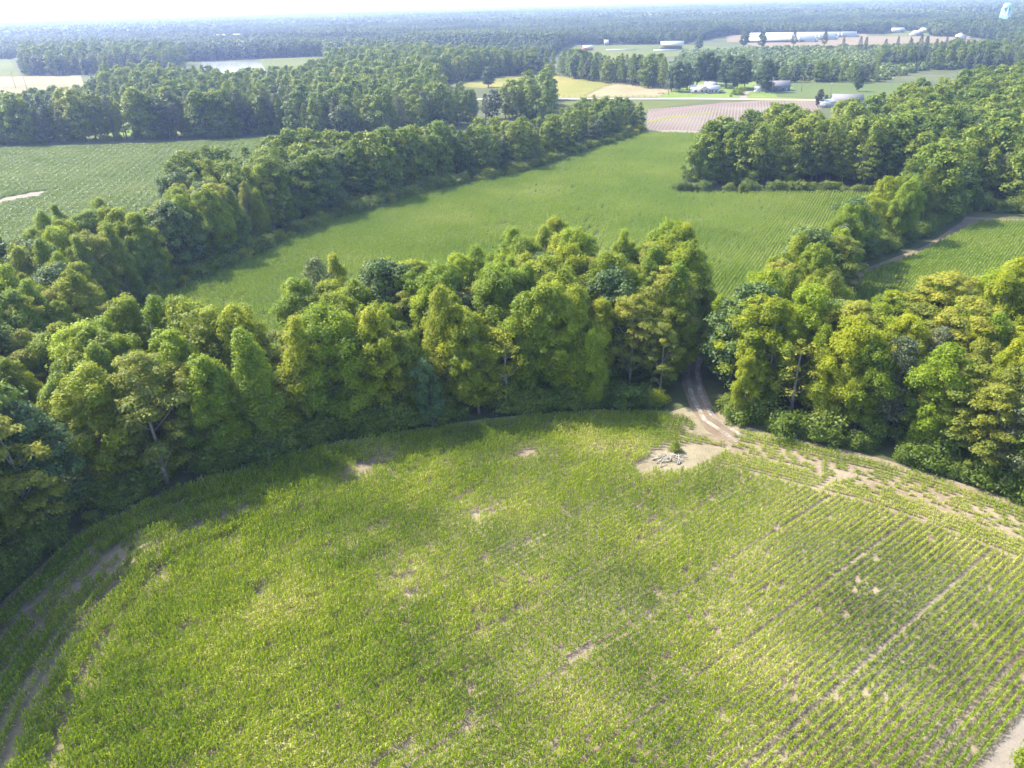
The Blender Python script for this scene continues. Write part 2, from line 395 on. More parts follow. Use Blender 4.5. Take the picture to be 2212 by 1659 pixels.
Z['middle grove'] = poly([(-300, 1250), (-60, 1300), (0, 1262), (200, 1098), (500, 998), (700, 950), (900, 915), (1100, 889), (1280, 869), (1425, 865), (1455, 800), (1475, 765), (1500, 735), (1500, 575, 17), (1495, 520, 17), (1400, 512, 17), (1280, 535, 17), (1220, 500, 17), (1150, 510, 17), (1090, 515, 17), (1000, 572, 17), (900, 575, 17), (750, 570, 17), (650, 605, 17), (590, 700, 17), (520, 692, 17), (440, 675, 17), (290, 668, 17), (200, 690, 17), (130, 770, 17), (80, 815, 17), (-60, 870, 17), (-300, 1000, 17)])
Z['right grove'] = poly([(1552, 888), (1700, 922), (1850, 953), (2000, 1014), (2212, 1078), (2420, 1150), (2600, 700), (2400, 560, 17), (2212, 585, 17), (2050, 595, 17), (1970, 628, 17), (1940, 618, 17), (1870, 610, 17), (1760, 560, 17), (1655, 560, 19), (1590, 645, 18), (1550, 800)])
Z['left belt'] = poly([(-300, 1100), (0, 930), (90, 850), (190, 745), (335, 632), (440, 585), (560, 530), (640, 492), (740, 455), (850, 424), (980, 392), (1130, 368), (1250, 328), (1388, 283), (1404, 268), (1394, 228, 12), (1270, 222, 11), (1200, 248, 12), (1100, 262, 14), (1000, 270, 16), (900, 278, 17), (760, 300, 17), (620, 300, 17), (600, 285, 17), (560, 325, 17), (420, 338, 17), (352, 385, 17), (345, 415, 17), (300, 470, 17), (240, 436, 17), (130, 462, 17), (0, 500, 17), (-300, 560, 17)])
Z['right wood'] = poly([(1492, 398), (1600, 404), (1800, 404), (1950, 415), (2090, 440), (2212, 452), (2600, 470), (2700, 200), (2500, 120, 17), (2212, 140, 17), (2100, 160, 17), (2060, 178, 17), (1945, 195, 17), (1900, 215, 17), (1860, 238, 17), (1770, 252, 17), (1740, 240, 17), (1650, 248, 17), (1610, 275, 17), (1538, 294, 14), (1498, 318, 13)])
Z['right belt'] = poly([(1860, 562), (1982, 508), (2056, 466), (2090, 440), (1990, 425), (1900, 402, 17), (1800, 445, 17), (1740, 488, 17), (1700, 505, 17), (1655, 560, 19), (1605, 625, 18), (1700, 690, 17)])
Z['left corner wood'] = poly([(-300, 1090), (0, 915), (90, 840), (190, 735), (250, 750), (230, 830), (130, 940), (0, 1040), (-300, 1200)])
Z['left edge wood'] = np.array([(-62, 62), (-60.5, 48), (-56, 32), (-48.5, 12), (-43, -2), (-85, -2), (-95, 62)], float)
Z['pine row'] = poly([(-200, 320), (0, 314), (300, 304), (600, 290), (610, 284), (300, 296), (0, 305), (-200, 312)])
Z['back woods'] = poly([(600, 290), (720, 305), (900, 288), (1040, 265), (1120, 240), (1185, 212), (1188, 204, 15), (1080, 192, 16), (1000, 188, 17), (950, 188, 17), (955, 184), (1060, 168), (1130, 161), (1250, 163), (1430, 178), (1440, 168), (1440, 140, 17), (1240, 125, 17), (1150, 113, 17), (1000, 106, 17), (920, 98, 17), (800, 100, 17), (712, 110, 17), (700, 138, 17), (570, 158, 17), (440, 152, 17), (330, 142, 17), (210, 150, 17), (188, 172, 17), (215, 215, 8), (330, 245, 8), (420, 268, 8)])
Z['village wood'] = poly([(-200, 282), (0, 276), (300, 280), (420, 270), (330, 222, 12), (180, 196, 12), (60, 203, 12), (-200, 212, 12)])
Z['block wood'] = poly([(48, 164), (190, 162), (310, 160), (400, 140), (360, 126), (200, 120, 0), (60, 128)])
OPEN = {}     # far fields: no woodland grows there
OPEN['leftgreen'] = poly([(-200, 128), (20, 128), (45, 164), (-200, 166)])
OPEN['tan'] = poly([(-200, 166), (45, 165), (175, 163), (185, 195), (120, 205, 8), (-200, 215, 8)])
OPEN['green2'] = poly([(285, 119), (338, 118), (338, 133, 6), (280, 137, 6)])
OPEN['green3'] = poly([(560, 128), (700, 122), (712, 130), (640, 142, 14), (580, 140, 14)])
OPEN['pond'] = poly([(436, 134), (520, 133), (572, 136), (580, 152, 12), (500, 153, 12), (440, 147, 12)])
OPEN['pasture'] = poly([(955, 186), (1060, 169), (1130, 162), (1250, 164), (1440, 180), (1495, 198), (1500, 210), (1190, 211), (1180, 197), (1080, 192)])
OPEN['road'] = poly([(1190, 210), (1860, 210), (1980, 213), (1980, 222), (1800, 232), (1190, 218)])
OPEN['cornstrip'] = poly([(1050, 270), (1190, 216), (1640, 216), (1530, 224), (1400, 236), (1385, 262), (1200, 262)])
OPEN['plow'] = poly([(1395, 288), (1535, 291), (1560, 300), (1700, 262), (1780, 232), (1790, 219), (1640, 217), (1400, 236)])
OPEN['yard'] = poly([(1420, 212), (1430, 184), (1500, 172), (1650, 170), (1700, 182), (1760, 212)])
OPEN['beans'] = poly([(1620, 176), (1940, 180), (2120, 195), (1960, 222), (1740, 214)])
OPEN['farfield'] = poly([(1232, 98), (1480, 97), (1700, 108), (1660, 118, 4), (1440, 114, 4), (1290, 125, 17)])
OPEN['scrub'] = poly([(1440, 150), (1480, 118), (1640, 110), (1980, 104), (2110, 100), (2212, 120), (2300, 150), (2000, 150), (1900, 176), (1640, 176), (1480, 176)])
OPEN['tanfar'] = poly([(1600, 92), (1620, 83), (1850, 78), (2090, 80), (2118, 88), (1990, 101), (1760, 108), (1650, 106)])
OPEN['poultry'] = poly([(1570, 92), (1570, 76), (1870, 73), (1880, 84)])
OPEN['village'] = poly([(445, 78), (650, 77), (650, 84, 8), (445, 86, 8)])
OPEN['lot'] = poly([(2085, 36), (2180, 38), (2180, 46), (2085, 46)])
OPEN['lot2'] = poly([(1915, 66), (2000, 68), (2010, 78), (1910, 78)])
Z['field edge pines'] = poly([(1880, 152), (2050, 150), (2300, 160), (2300, 130), (2212, 122), (2100, 118), (1960, 128)])
Z['hedgerow'] = poly([(1640, 178), (1900, 181), (1900, 170), (1640, 168)])

FARM = poly([(-2500, 2600), (-900, 140), (-200, 128), (20, 128), (60, 118), (280, 118), (420, 134), (560, 127), (700, 122), (706, 110, 12), (800, 100, 17), (920, 96, 17), (1000, 104, 17), (1150, 111, 17), (1232, 97), (1480, 96), (1570, 77), (1870, 73), (2110, 82), (2212, 106), (2500, 118), (4500, 200), (4500, 2600)])
# ------------------------------------------------------------------ ground sheets
def sheet(name, P, z, mat, label=None, sub=0):
    P = np.asarray(P); V = np.c_[P, np.full(len(P), z)]
    from mathutils.geometry import tessellate_polygon
    tr = tessellate_polygon([[Vector(v) for v in V]])
    tr = [t if (P[t[1]][0]-P[t[0]][0])*(P[t[2]][1]-P[t[0]][1])-(P[t[1]][1]-P[t[0]][1])*(P[t[2]][0]-P[t[0]][0]) > 0 else t[::-1] for t in tr]
    o = link(name, mesh_np(name, V, [tuple(t) for t in tr], mat)); return tag(o, label, kind='structure')
G_ = MT
G_['forestfloor'] = soil_mat('forest_floor', [(.3, (0.046, 0.058, 0.023)), (.55, (0.078, 0.091, 0.039)), (.75, (0.143, 0.130, 0.078))], .02, .6)
G_['soil'] = soil_mat('sandy_field_soil', [(.25, (0.098, 0.072, 0.052)), (.42, (0.165, 0.128, 0.087)), (.58, (0.243, 0.201, 0.139)), (.75, (0.304, 0.264, 0.187))], .09, 1.6, .5)
G_['soilgreen'] = soil_mat('weedy_field_soil', [(.3, (0.081, 0.115, 0.034)), (.5, (0.115, 0.149, 0.046)), (.75, (0.253, 0.230, 0.127))], .06, 1.0, .4)
G_['redsoil'] = soil_mat('reddish_dirt', [(.3, (0.125, 0.089, 0.062)), (.7, (0.227, 0.184, 0.132))], .2, 2.0, .4)
G_['sand'] = soil_mat('pale_sand', [(.3, (0.159, 0.133, 0.106)), (.6, (0.228, 0.201, 0.167)), (.8, (0.258, 0.235, 0.205))], .3, 3.0, .3)
G_['trackdirt'] = soil_mat('rutted_track_dirt', [(.35, (0.131, 0.103, 0.075)), (.5, (0.236, 0.207, 0.168)), (.65, (0.380, 0.366, 0.323))], .5, 2.2, .6)
G_['straw'] = soil_mat('strawy_soil', [(.3, (0.156, 0.126, 0.081)), (.5, (0.226, 0.194, 0.125)), (.75, (0.283, 0.252, 0.171))], .3, 3.0, .6)
def az(a, b): d = gp(*b)-gp(*a); return math.atan2(d[1], d[0])
G_['plow'] = soil_mat('ploughed_soil', [(.3, (0.140, 0.109, 0.088)), (.6, (0.203, 0.172, 0.142)), (.8, (0.234, 0.206, 0.168))], .02, .25, .3, stripes=(az((1581, 270), (1587, 222)), 1.8, (.10, .075, .068), .8))
G_['pasture'] = soil_mat('pasture_grass', [(.35, (0.116, 0.129, 0.026)), (.5, (0.164, 0.160, 0.034)), (.65, (0.232, 0.182, 0.052))], .012, .15, .2)
G_['hay'] = soil_mat('dry_hay_grass', [(.35, (0.156, 0.140, 0.066)), (.5, (0.207, 0.181, 0.098)), (.65, (0.259, 0.222, 0.140))], .02, .2, .2)
G_['lawn'] = soil_mat('lawn_grass', [(.35, (0.091, 0.147, 0.021)), (.65, (0.154, 0.196, 0.042))], .03, .3, .2)
G_['farfieldgreen'] = soil_mat('far_green_crop', [(.35, (0.066, 0.087, 0.017)), (.65, (0.113, 0.122, 0.029))], .006, .08, .2)
G_['fartan'] = soil_mat('far_tan_soil', [(.35, (0.128, 0.100, 0.064)), (.65, (0.176, 0.142, 0.095))], .004, .05, .2)
G_['asphalt'] = soil_mat('worn_asphalt', [(.3, (0.255, 0.238, 0.212)), (.7, (0.357, 0.332, 0.297))], .05, 1.0, .1)
# ground, one wide sheet
R0 = 16000.0
tag(link('ground', mesh_np('ground', [(-R0, -600, 0), (R0, -600, 0), (R0, R0, 0), (-R0, R0, 0)], [(0, 1, 2, 3)], G_['forestfloor'])), 'dark ground under the woods and far land', kind='structure')
sheet('field', NEAR, .02, G_['soil'], 'sandy soil of the near corn field')
MID = poly([(335, 657), (440, 611), (560, 556), (640, 516), (740, 476), (850, 441), (980, 406), (1130, 379), (1250, 336), (1396, 289), (1536, 292), (1510, 335), (1482, 390), (1440, 405), (1465, 418), (1600, 421), (1800, 420), (1960, 425), (1850, 500), (1750, 560), (1700, 640), (1560, 690), (1480, 640), (1300, 690), (900, 720), (620, 790), (380, 800), (240, 720)])
sheet('middle_field', MID, .02, G_['soilgreen'], 'green crop field in the middle distance')
RF = poly([(1870, 592), (2000, 548), (2112, 482), (2260, 480), (2400, 500), (2500, 700), (2300, 780), (2000, 760), (1800, 720)])
sheet('right_field', RF, .02, G_['soilgreen'], 'green crop field on the right')
sheet('dirt_path', poly([(1790, 618), (1880, 576), (2000, 531), (2076, 480), (2085, 468), (2212, 474), (2212, 482), (2125, 486), (2020, 545), (1900, 594), (1800, 634)]), .045, G_['redsoil'], 'reddish dirt path along the right field')
LF = poly([(-400, 328), (0, 320), (300, 312), (605, 297), (640, 320), (560, 400), (300, 560), (0, 640), (-400, 760)])
sheet('left_field', LF, .02, G_['soilgreen'], 'green bean field on the left')
sheet('sand_patch', poly([(-60, 440), (0, 430), (60, 417), (112, 410), (85, 424), (20, 436), (0, 445), (-60, 455)]), .045, G_['sand'], 'pale bare streak in the left field')
# track through the gap between the groves
def offset(L, d):
    T = np.gradient(L, axis=0); T /= np.hypot(T[:, 0], T[:, 1])[:, None]; return L+np.c_[T[:, 1], -T[:, 0]]*d
def ribbon(name, L, w, z, mat, label):
    L = resample(np.asarray(L, float), 1.5 if len(L) < 12 and np.hypot(*(L[-1]-L[0])) < 120 else 8.0); T = np.gradient(L, axis=0); T /= np.hypot(T[:, 0], T[:, 1])[:, None]; Nn = np.c_[-T[:, 1], T[:, 0]]
    ww = w/2*(1+.25*(vn(L[:, 0], L[:, 1], 4)-.5)) if w < 6 else w/2*np.ones(len(L))
    A = L+Nn*ww[:, None]; B = L-Nn*ww[:, None]; n = len(L)
    V = np.concatenate([np.c_[A, np.full(n, z)], np.c_[B, np.full(n, z)]])
    return tag(link(name, mesh_np(name, V, [(n+i, n+i+1, i+1, i) for i in range(n-1)], mat)), label, kind='structure')
MOUTH = np.r_[poly([(1600, 950), (1572, 938)]), TRACK[:5]]
ribbon('dirt_track', MOUTH, 3.3, .05, G_['redsoil'], 'rutted dirt track through the gap in the trees')
for s_ in (-.85, .85): ribbon('wheel_rut', offset(resample(MOUTH, 1.5), s_), .75, .06, G_['trackdirt'], 'pale wheel rut worn into the dirt track')
sheet('track_mouth', poly([(1425, 897), (1480, 880), (1545, 884), (1600, 918), (1680, 940), (1760, 960), (1700, 960), (1640, 950), (1580, 945), (1510, 935), (1460, 915)]), .036, G_['straw'], 'bare dirt where the track meets the field')
edge_in = np.array([FBs[i] for i in range(len(FBs))])
ribbon('edge_path', offset(FBs, .9)[:70], 2.0, .045, G_['redsoil'], 'reddish dirt strip along the left trees')
CLEAR = poly([(1363, 1010), (1385, 1031), (1420, 1014), (1455, 1027), (1500, 1014), (1548, 985), (1582, 968), (1480, 959), (1432, 965)])
sheet('clearing', CLEAR, .04, G_['straw'], 'bare strawy clearing with a heap of branches')
SANDTR = poly([(2350, 1400), (2212, 1545), (2165, 1600), (2105, 1680), (2080, 1760), (2260, 1760), (2400, 1500)])
sheet('sandy_track', SANDTR, .035, G_['sand'], 'pale sandy track in the lower right corner')
sheet('ploughed_field', OPEN['plow'], .05, G_['plow'], 'ploughed field with dark stripes')
sheet('plough_headland', poly([(1395, 288), (1537, 292), (1545, 287), (1470, 281), (1397, 281)]), .07, G_['sand'], 'pale headland of the ploughed field')
sheet('plough_band', poly([(1398, 245), (1480, 232), (1560, 222), (1640, 219.5), (1640, 222), (1560, 226), (1480, 238), (1397, 252)]), .08, soil_mat('dark_turned_soil', [(.3, (.15, .10, .09)), (.7, (.20, .145, .13))], .05, .5), 'dark band of turned soil')
sheet('grass_strip', poly([(1397, 261), (1450, 252), (1520, 243), (1560, 240), (1520, 246), (1450, 256), (1397, 265)]), .08, G_['pasture'], 'weedy grass strip')
sheet('corn_strip', poly([(1050, 272), (1190, 218), (1500, 217.5), (1528, 219), (1470, 227), (1400, 236), (1385, 262), (1200, 262)]), .05, G_['farfieldgreen'], 'green crop strip beside the road')
sheet('pasture', OPEN['pasture'], .06, G_['pasture'], 'green pasture beyond the road')
sheet('hay_field', poly([(1262, 209), (1300, 190), (1370, 170), (1378, 166), (1440, 178), (1470, 190), (1440, 200), (1420, 209.5)]), .10, G_['hay'], 'dry tan hay field beyond the road')
sheet('lawn', OPEN['yard'], .078, G_['lawn'], 'mown lawn around the houses')
sheet('bean_field', poly([(1680, 210), (1670, 196), (1720, 190), (1700, 183), (1620, 175), (1940, 179), (2140, 192), (2000, 225), (1800, 214)]), .09, soil_mat('bean_crop', [(.35, (.06, .085, .022)), (.65, (.09, .12, .033))], .01, .4, .3), 'dull green bean field beyond the road')
rd = np.array([gp(900, 215), gp(1190, 213.5), gp(1500, 213.2), gp(1760, 216.2), gp(1900, 219), gp(2100, 224)])
ribbon('road', rd, 7.0, .14, G_['asphalt'], 'pale country road crossing behind the fields')
ribbon('road_verge', rd, 12.0, .11, G_['pasture'], 'grass verge of the road')
ribbon('driveway', np.array([gp(1606, 213.5), gp(1605, 206), gp(1612, 199), gp(1640, 196), gp(1665, 195)]), 5.0, .15, G_['sand'], 'pale driveway from the road to the houses')
sheet('far_left_field', OPEN['leftgreen'], .15, G_['farfieldgreen'], 'far green field at the left edge')
sheet('tan_field', OPEN['tan'], .15, soil_mat('far_dry_grass', [(.35, (.13, .12, .06)), (.5, (.19, .16, .09)), (.65, (.25, .20, .13))], .008, .1, .2), 'tan field at the left edge')
sheet('small_green_field', OPEN['green2'], .15, G_['farfieldgreen'], 'small far green field')
sheet('narrow_green_field', OPEN['green3'], .15, G_['farfieldgreen'], 'narrow far green field')
sheet('barn_field', OPEN['farfield'], .15, G_['farfieldgreen'], 'far green field around the open barn')
sheet('scrubland', OPEN['scrub'], .10, G_['pasture'], 'regrowing cut-over land')
sheet('far_tan_field', OPEN['tanfar'], .2, G_['fartan'], 'far tan field by the long sheds')
sheet('shed_yard', OPEN['poultry'], .16, G_['fartan'], 'bare yard of the long sheds')
sheet('village_lawn', poly([(450, 79), (640, 78), (640, 82.5), (450, 83.5)]), .2, G_['farfieldgreen'], 'far pale green yards')
sheet('far_lot', OPEN['lot'], .2, G_['fartan'], 'far bare lot by the water tower')
sheet('far_yard', OPEN['lot2'], .2, G_['farfieldgreen'], 'far grassy yard')
sheet('village_yard', poly([(-200, 305), (0, 300), (300, 292), (600, 281), (600, 270), (300, 272), (0, 272), (-200, 270)]), .06, G_['lawn'], 'lawn behind the pine row')
wm, wnn, wout = new_mat('pond_water'); wp = ND(wnn, 'ShaderNodeBsdfPrincipled'); wp.inputs['Base Color'].default_value = (.35, .37, .38, 1); wp.inputs['Roughness'].default_value = .12
wnn.links.new(wp.outputs[0], wout.inputs[0])
sheet('pond', OPEN['pond'], .12, wm, 'pale sky-reflecting pond among the trees')

# ------------------------------------------------------------------ crops
def corn_shape(seed, n=4, gap=.21, h=1.2, wid=.08):
    rng = np.random.default_rng(seed); V = []; Fq = []; T = []; b = 0
    for i in range(n):
        x0 = (i-(n-1)/2)*gap+rng.uniform(-.04, .04); y0 = rng.uniform(-.05, .05); hh = h*rng.uniform(.8, 1.15); a0 = rng.uniform(0, math.pi)
        for j in range(9):
            a = a0+(j % 2)*math.pi+rng.uniform(-.5, .5); z = hh*(.12+.085*j); L = rng.uniform(.30, .52)*(1-.02*j); up = .95 if j > 4 else .55
            dx, dy = math.cos(a), math.sin(a); w = wid*rng.uniform(.8, 1.2)
            pts = [(0, 0, .6), (.35*L, up*L*.8, 1), (.72*L, up*L*.95, .8), (L, up*L*.45, .1)] if j < 7 else [(0, 0, .6), (.2*L, .45*L, 1), (.42*L, .85*L, .8), (.62*L, 1.05*L, .1)]
            for r, dz, ww in pts:
                for s in (-1, 1): V.append((x0+dx*r-dy*s*w*ww*.5, y0+dy*r+dx*s*w*ww*.5, z+dz+s*.015))
            for q in range(3): Fq.append((b+2*q, b+2*q+1, b+2*q+3, b+2*q+2)); T.append(1.0 if rng.random() < (.15 if j < 3 else .03) else np.clip(.46+.17*rng.normal()+(.08 if j > 5 else 0), 0, .8))
            b += 8
    return np.array(V), np.array(Fq), np.array(T)
CORN = [corn_shape(k) for k in range(8)]
ROW = math.radians(36.0)
# near field density: 0 bare .. 1 full
BL = [((1280, 1330), 14, 6, .22), ((870, 1240), 7, 3.5, .3), ((1130, 984), 3.2, 1.5, 1.0), ((790, 1010), 6, 2.4, .75), ((250, 1215), 5, 2, .8), ((1560, 925), 6, 3, .8), ]
BLW = [(gp(*c), a, b, s) for c, a, b, s in BL]
def near_cover(x, y):
    d = np.ones(np.shape(x))
    for c, a, b, s in BLW:
        ca, sa = math.cos(ROW), math.sin(ROW)
        if c[1] > 84 and c[0] > 20: ca, sa = math.cos(-.6), math.sin(-.6)
        if c[0] < -40: ca, sa = math.cos(1.0), math.sin(1.0)
        u = (x-c[0])*ca+(y-c[1])*sa; v = -(x-c[0])*sa+(y-c[1])*ca
        d -= s*np.exp(-(u/a)**2-(v/b)**2)
    ca, sa = math.cos(ROW), math.sin(ROW); u = x*ca+y*sa; v = -x*sa+y*ca
    k = vn(u/3.0, v, 1.5, 3)
    d -= np.clip((k-.86)*6.0, 0, .9)
    d -= .3*(vn(x, y, 13, 2)-.4)+.25*(vn(u/4, v, 2.5, 8)-.4)
    return d
pts = []
# straight rows
ca, sa = math.cos(ROW), math.sin(ROW)
rowv = np.cumsum(np.where(np.arange(270) % 12 == 0, .98, .73))-60
uu, vv = np.meshgrid(np.arange(-40, 140, .86), rowv); uu = uu+RNG.uniform(-.1, .1, uu.shape)
x = uu*ca-vv*sa; y = uu*sa+vv*ca; x = x.ravel(); y = y.ravel()
dl = dist_line(FBs[::3], x, y); ok = inside(NEAR, x, y) & (dl > 12.4) & in_view(x, y, 0, 160) & (y > 25)
pts.append(np.stack([x[ok], y[ok], np.full(ok.sum(), ROW)], 1))
for k in range(14):
    off_ = 2.0+.74*k; L = resample(offset(FBs, off_), .86); T = np.gradient(L, axis=0)
    d2 = dist_line(FBs[::3], L[:, 0], L[:, 1]); ok = (d2 > off_-.4) & in_view(L[:, 0], L[:, 1], 0, 160)
    if k % 4 == 3 or k == 13: ok &= ~((L[:, 0] < -34) & (L[:, 1] < 85))
    pts.append(np.stack([L[ok, 0], L[ok, 1], np.arctan2(T[ok, 1], T[ok, 0])], 1))
P = np.concatenate(pts); cov = near_cover(P[:, 0], P[:, 1])
head = dist_line(FBs[::3], P[:, 0], P[:, 1]) < 13
dd = dist_line(FBs[::3], P[:, 0], P[:, 1]); rt = P[:, 0]+(P[:, 1]-100)*-.3 > 27
band = np.interp(dd, [0, 3.4, 4.2, 8.2, 9.5, 15, 18], [.85, .8, .34, .32, .75, .9, 1.0])+.25*(vn(P[:, 0], P[:, 1], 4, 12)-.5)
cov = np.where(rt & (dd < 18), cov*band, cov)
lf = (P[:, 0] < -36) & (P[:, 1] < 82); cov = np.where(lf, cov*np.interp(dd, [0, 2.2, 4, 9, 13], [.9, .8, .62, .75, 1.0])+.2*(vn(P[:, 0], P[:, 1], 3, 14)-.5)*lf, cov)
ok = (RNG.random(len(P)) < np.clip(cov*1.6, 0, .985)) & ~inside(CLEAR, P[:, 0], P[:, 1]) & ~inside(SANDTR, P[:, 0], P[:, 1])
ok &= (dist_line(TRACK[:2], P[:, 0], P[:, 1]) > 3.2)
d3 = dist_line(FBs[::3], P[:, 0], P[:, 1]); ok &= ~((abs(d3-15.6) < .45) & (P[:, 0] < -28) & (P[:, 1] < 75))
P = P[ok]; cov = cov[ok]; n = len(P)
hs = np.clip(.42+.68*cov, .5, 1.15)*RNG.uniform(.85, 1.12, n)*np.interp(P[:, 0], [-45, -22, 0], [1.30, 1.08, .9])
for c_, a_, b_, k_ in (((1740, 1090), 9, 4, .42), ((1850, 1220), 12, 5, .42), ((1930, 1400), 12, 6, .38), ((1640, 1250), 12, 4, .25), ((1760, 1560), 12, 4, .25), ((1130, 1200), 10, 3, .2)):
    c_ = gp(*c_); u_ = (P[:, 0]-c_[0])*ca+(P[:, 1]-c_[1])*sa; v_ = -(P[:, 0]-c_[0])*sa+(P[:, 1]-c_[1])*ca; hs *= 1-k_*np.exp(-(u_/a_)**2-(v_/b_)**2)
hs *= .98-.24*np.clip((P[:, 0]-10)/40, 0, 1)
print('near corn', n)
scatter('corn_crop', CORN, np.c_[P[:, :2], np.full(n, .02)], P[:, 2]+np.where(RNG.random(n) < .5, 0, math.pi), np.clip(hs, .86, 1.2), MT['corn'], 'young green corn in rows covering the near field', 'corn', sz=hs*1.05)
def rows_in(Pg, ang, du, dv, m=150, seed=0):
    c = Pg.mean(0); R = np.hypot(*(Pg-c).T).max(); a, b = math.cos(ang), math.sin(ang)
    u, v = np.meshgrid(np.arange(-R, R, du), np.arange(-R, R, dv)); u = u+RNG.uniform(-.1, .1, u.shape)
    x = (c[0]+u*a-v*b).ravel(); y = (c[1]+u*b+v*a).ravel(); ok = inside(Pg, x, y) & in_view(x, y, 0, m); return x[ok], y[ok]
BIG = [corn_shape(20+k, 6, .28, 1.2, .12) for k in range(6)]
ZALL = list(Z.values())
def field_corn(name, Pg, ang, label, sc=1.0, thin=.06, dv=.82):
    x, y = rows_in(Pg, ang, 1.75, dv); k = vn(x, y, 14, 4); ok = RNG.random(len(x)) > thin+.25*np.clip(k-.6, 0, 1)*2
    x, y = x[ok], y[ok]; n = len(x); s = sc*(.8+.45*vn(x, y, 18, 6))*RNG.uniform(.9, 1.1, n); print(name, n)
    scatter(name, BIG, np.c_[x, y, np.full(n, .02)], np.full(n, ang), np.maximum(s, .9), MT['corn2'], label, 'corn', sz=s)
field_corn('middle_corn_crop', MID, math.radians(62), 'green corn covering the middle field between the tree belts', 1.0)
field_corn('right_corn_crop', RF, math.radians(50), 'green corn covering the small field at right', 1.15, .02, .68)
def bean_shape(seed):
    rng = np.random.default_rng(seed); n = 120; C = np.c_[rng.uniform(-1.6, 1.6, n), rng.normal(0, .33, n), rng.uniform(.15, .6, n)]
    V, Fq = quads(C, np.c_[rng.normal(0, .5, (n, 2)), np.ones(n)], rng.uniform(.2, .42, n), rng); return V, Fq, np.clip(.5+.15*rng.normal(size=n), 0, 1)
BEAN = [bean_shape(k) for k in range(5)]
x, y = rows_in(LF, math.radians(12), 3.2, .98, 60); n = len(x); print('beans', n)
sp_ = inside(poly([(-60, 440), (0, 430), (60, 417), (112, 410), (85, 424), (20, 436), (0, 445), (-60, 455)]), x, y); ok = ~sp_ & (RNG.random(n) > .03)
x, y = x[ok], y[ok]; n = len(x)
scatter('bean_crop', BEAN, np.c_[x, y, np.full(n, .02)], np.full(n, math.radians(12)), RNG.uniform(.9, 1.15, n), MT['bean'], 'low green bean plants in rows covering the left field', 'beans')

# ------------------------------------------------------------------ trees: where they stand
def fill(Pg, s, seed, m=400):
    rng = np.random.default_rng(seed); x0, y0 = Pg.min(0); x1, y1 = Pg.max(0)
    gx, gy = np.meshgrid(np.arange(x0, x1, s), np.arange(y0, y1, s*.87)); gx[1::2] += s/2
    gx = gx+rng.uniform(-.36, .36, gx.shape)*s; gy = gy+rng.uniform(-.36, .36, gy.shape)*s
    x = gx.ravel(); y = gy.ravel(); ok = inside(Pg, x, y) & in_view(x, y, 15, m); return x[ok], y[ok]
#            spacing, height, kinds (round, tall, feather, pine, oak)
ZS = {'middle grove': (5.1, 18.0, (.62, .22, .10, .01, .02, .02)), 'right grove': (5.2, 17, (.58, .18, .12, .05, .02, .03)),
      'left belt': (5.1, 17, (.45, .28, .12, .02, .13)), 'right wood': (5.6, 17.5, (.48, .30, .06, .12, .04)),
      'right belt': (5.4, 16.5, (.62, .22, .10, .02, .04)), 'left corner wood': (5.4, 16, (.6, .25, .1, 0, .05)), 'left edge wood': (5.2, 21, (.6, .3, .05, 0, .05)), 'pine row': (5.6, 21, (.30, .05, 0, .50, .15)),
      'back woods': (8.0, 18, (.42, .28, .05, .18, .07)), 'village wood': (8.5, 15, (.35, .1, .05, .3, .2)),
      'block wood': (9.5, 20, (.3, .1, 0, .3, .3)), 'field edge pines': (8.5, 15, (.15, .05, 0, .75, .05)), 'hedgerow': (11, 13, (.3, .1, 0, .2, .4))}
KN = ['round', 'tall', 'feather', 'pine', 'oak', 'sparse']
KEY = [(gp(1908, 945), 3.6, 17, 'pine', 1.15, 'grey-green', 'largest grey-green pine in front of the right grove, layered branches'), (gp(1985, 905), 3.2, 16, 'pine', 1.05, 'grey-green', 'second grey-green pine, behind and right of the largest pine of the right grove'),
    (gp(2180, 1062), 3.4, 17, 'pine', 1.1, 'grey-green', 'grey-green pine at the right edge of the photo by the field'), (gp(1290, 572, 16), 5.0, 17, 'feather', 1.45, 'grey-green', 'broad olive feathery tree rising behind the right part of the middle grove'),
    (gp(1735, 745, 13), 3.0, 14, 'sparse', 1.15, 'grey-green', 'pale half-bare tree right of the track gap'), (gp(1425, 850), 2.8, 13, 'feather', .8, 'grey-green', 'pale olive feathery tree just left of the track gap'),
    (gp(120, 1120), 4.6, 17, 'oak', .85, 'blue-green', 'bluish green rounded tree at the far left of the near field edge'), (gp(935, 925), 3.4, 12, 'oak', .6, 'blue-green', 'low dark bluish tree at the field edge in the middle grove'),
    (gp(1280, 880), 2.8, 14, 'tall', .95, 'bright green', 'vine-covered bright green column tree at the edge left of the track gap'), (gp(1095, 890), 3.0, 15, 'sparse', 1.1, 'golden green', 'golden open-crowned tree at the field edge of the middle grove'),
    (gp(1605, 905), 2.8, 11, 'round', .9, 'yellow-green', 'low yellow-green tree at the right side of the track mouth')]
trees = []    # x, y, h, kind, zone
for zi, (zn, Pg) in enumerate(Z.items()):
    s, h, w = ZS[zn]; x, y = fill(Pg, s, 40+zi)
    ok = (dist_line(TRACK[:3], x, y) > 3.6) & (dist_line(TRACK[2:4], x, y) > 2.4)
    x, y = x[ok], y[ok]; rng = np.random.default_rng(zi)
    w = np.array(list(w)+[.01]*(6-len(w))); kk = rng.choice(6, len(x), p=w/w.sum())
    hh = h*rng.uniform(.78, 1.15, len(x))
    if zn == 'left belt': hh = hh*np.interp(y, [280, 340], [1, .72])
    for q_ in KEY:
        k = np.hypot(x-q_[0][0], y-q_[0][1]) > q_[1]; x, y, kk, hh = x[k], y[k], kk[k], hh[k]
    for a in range(len(x)): trees.append((x[a], y[a], hh[a], KN[kk[a]], zn))
    print(zn, len(x))
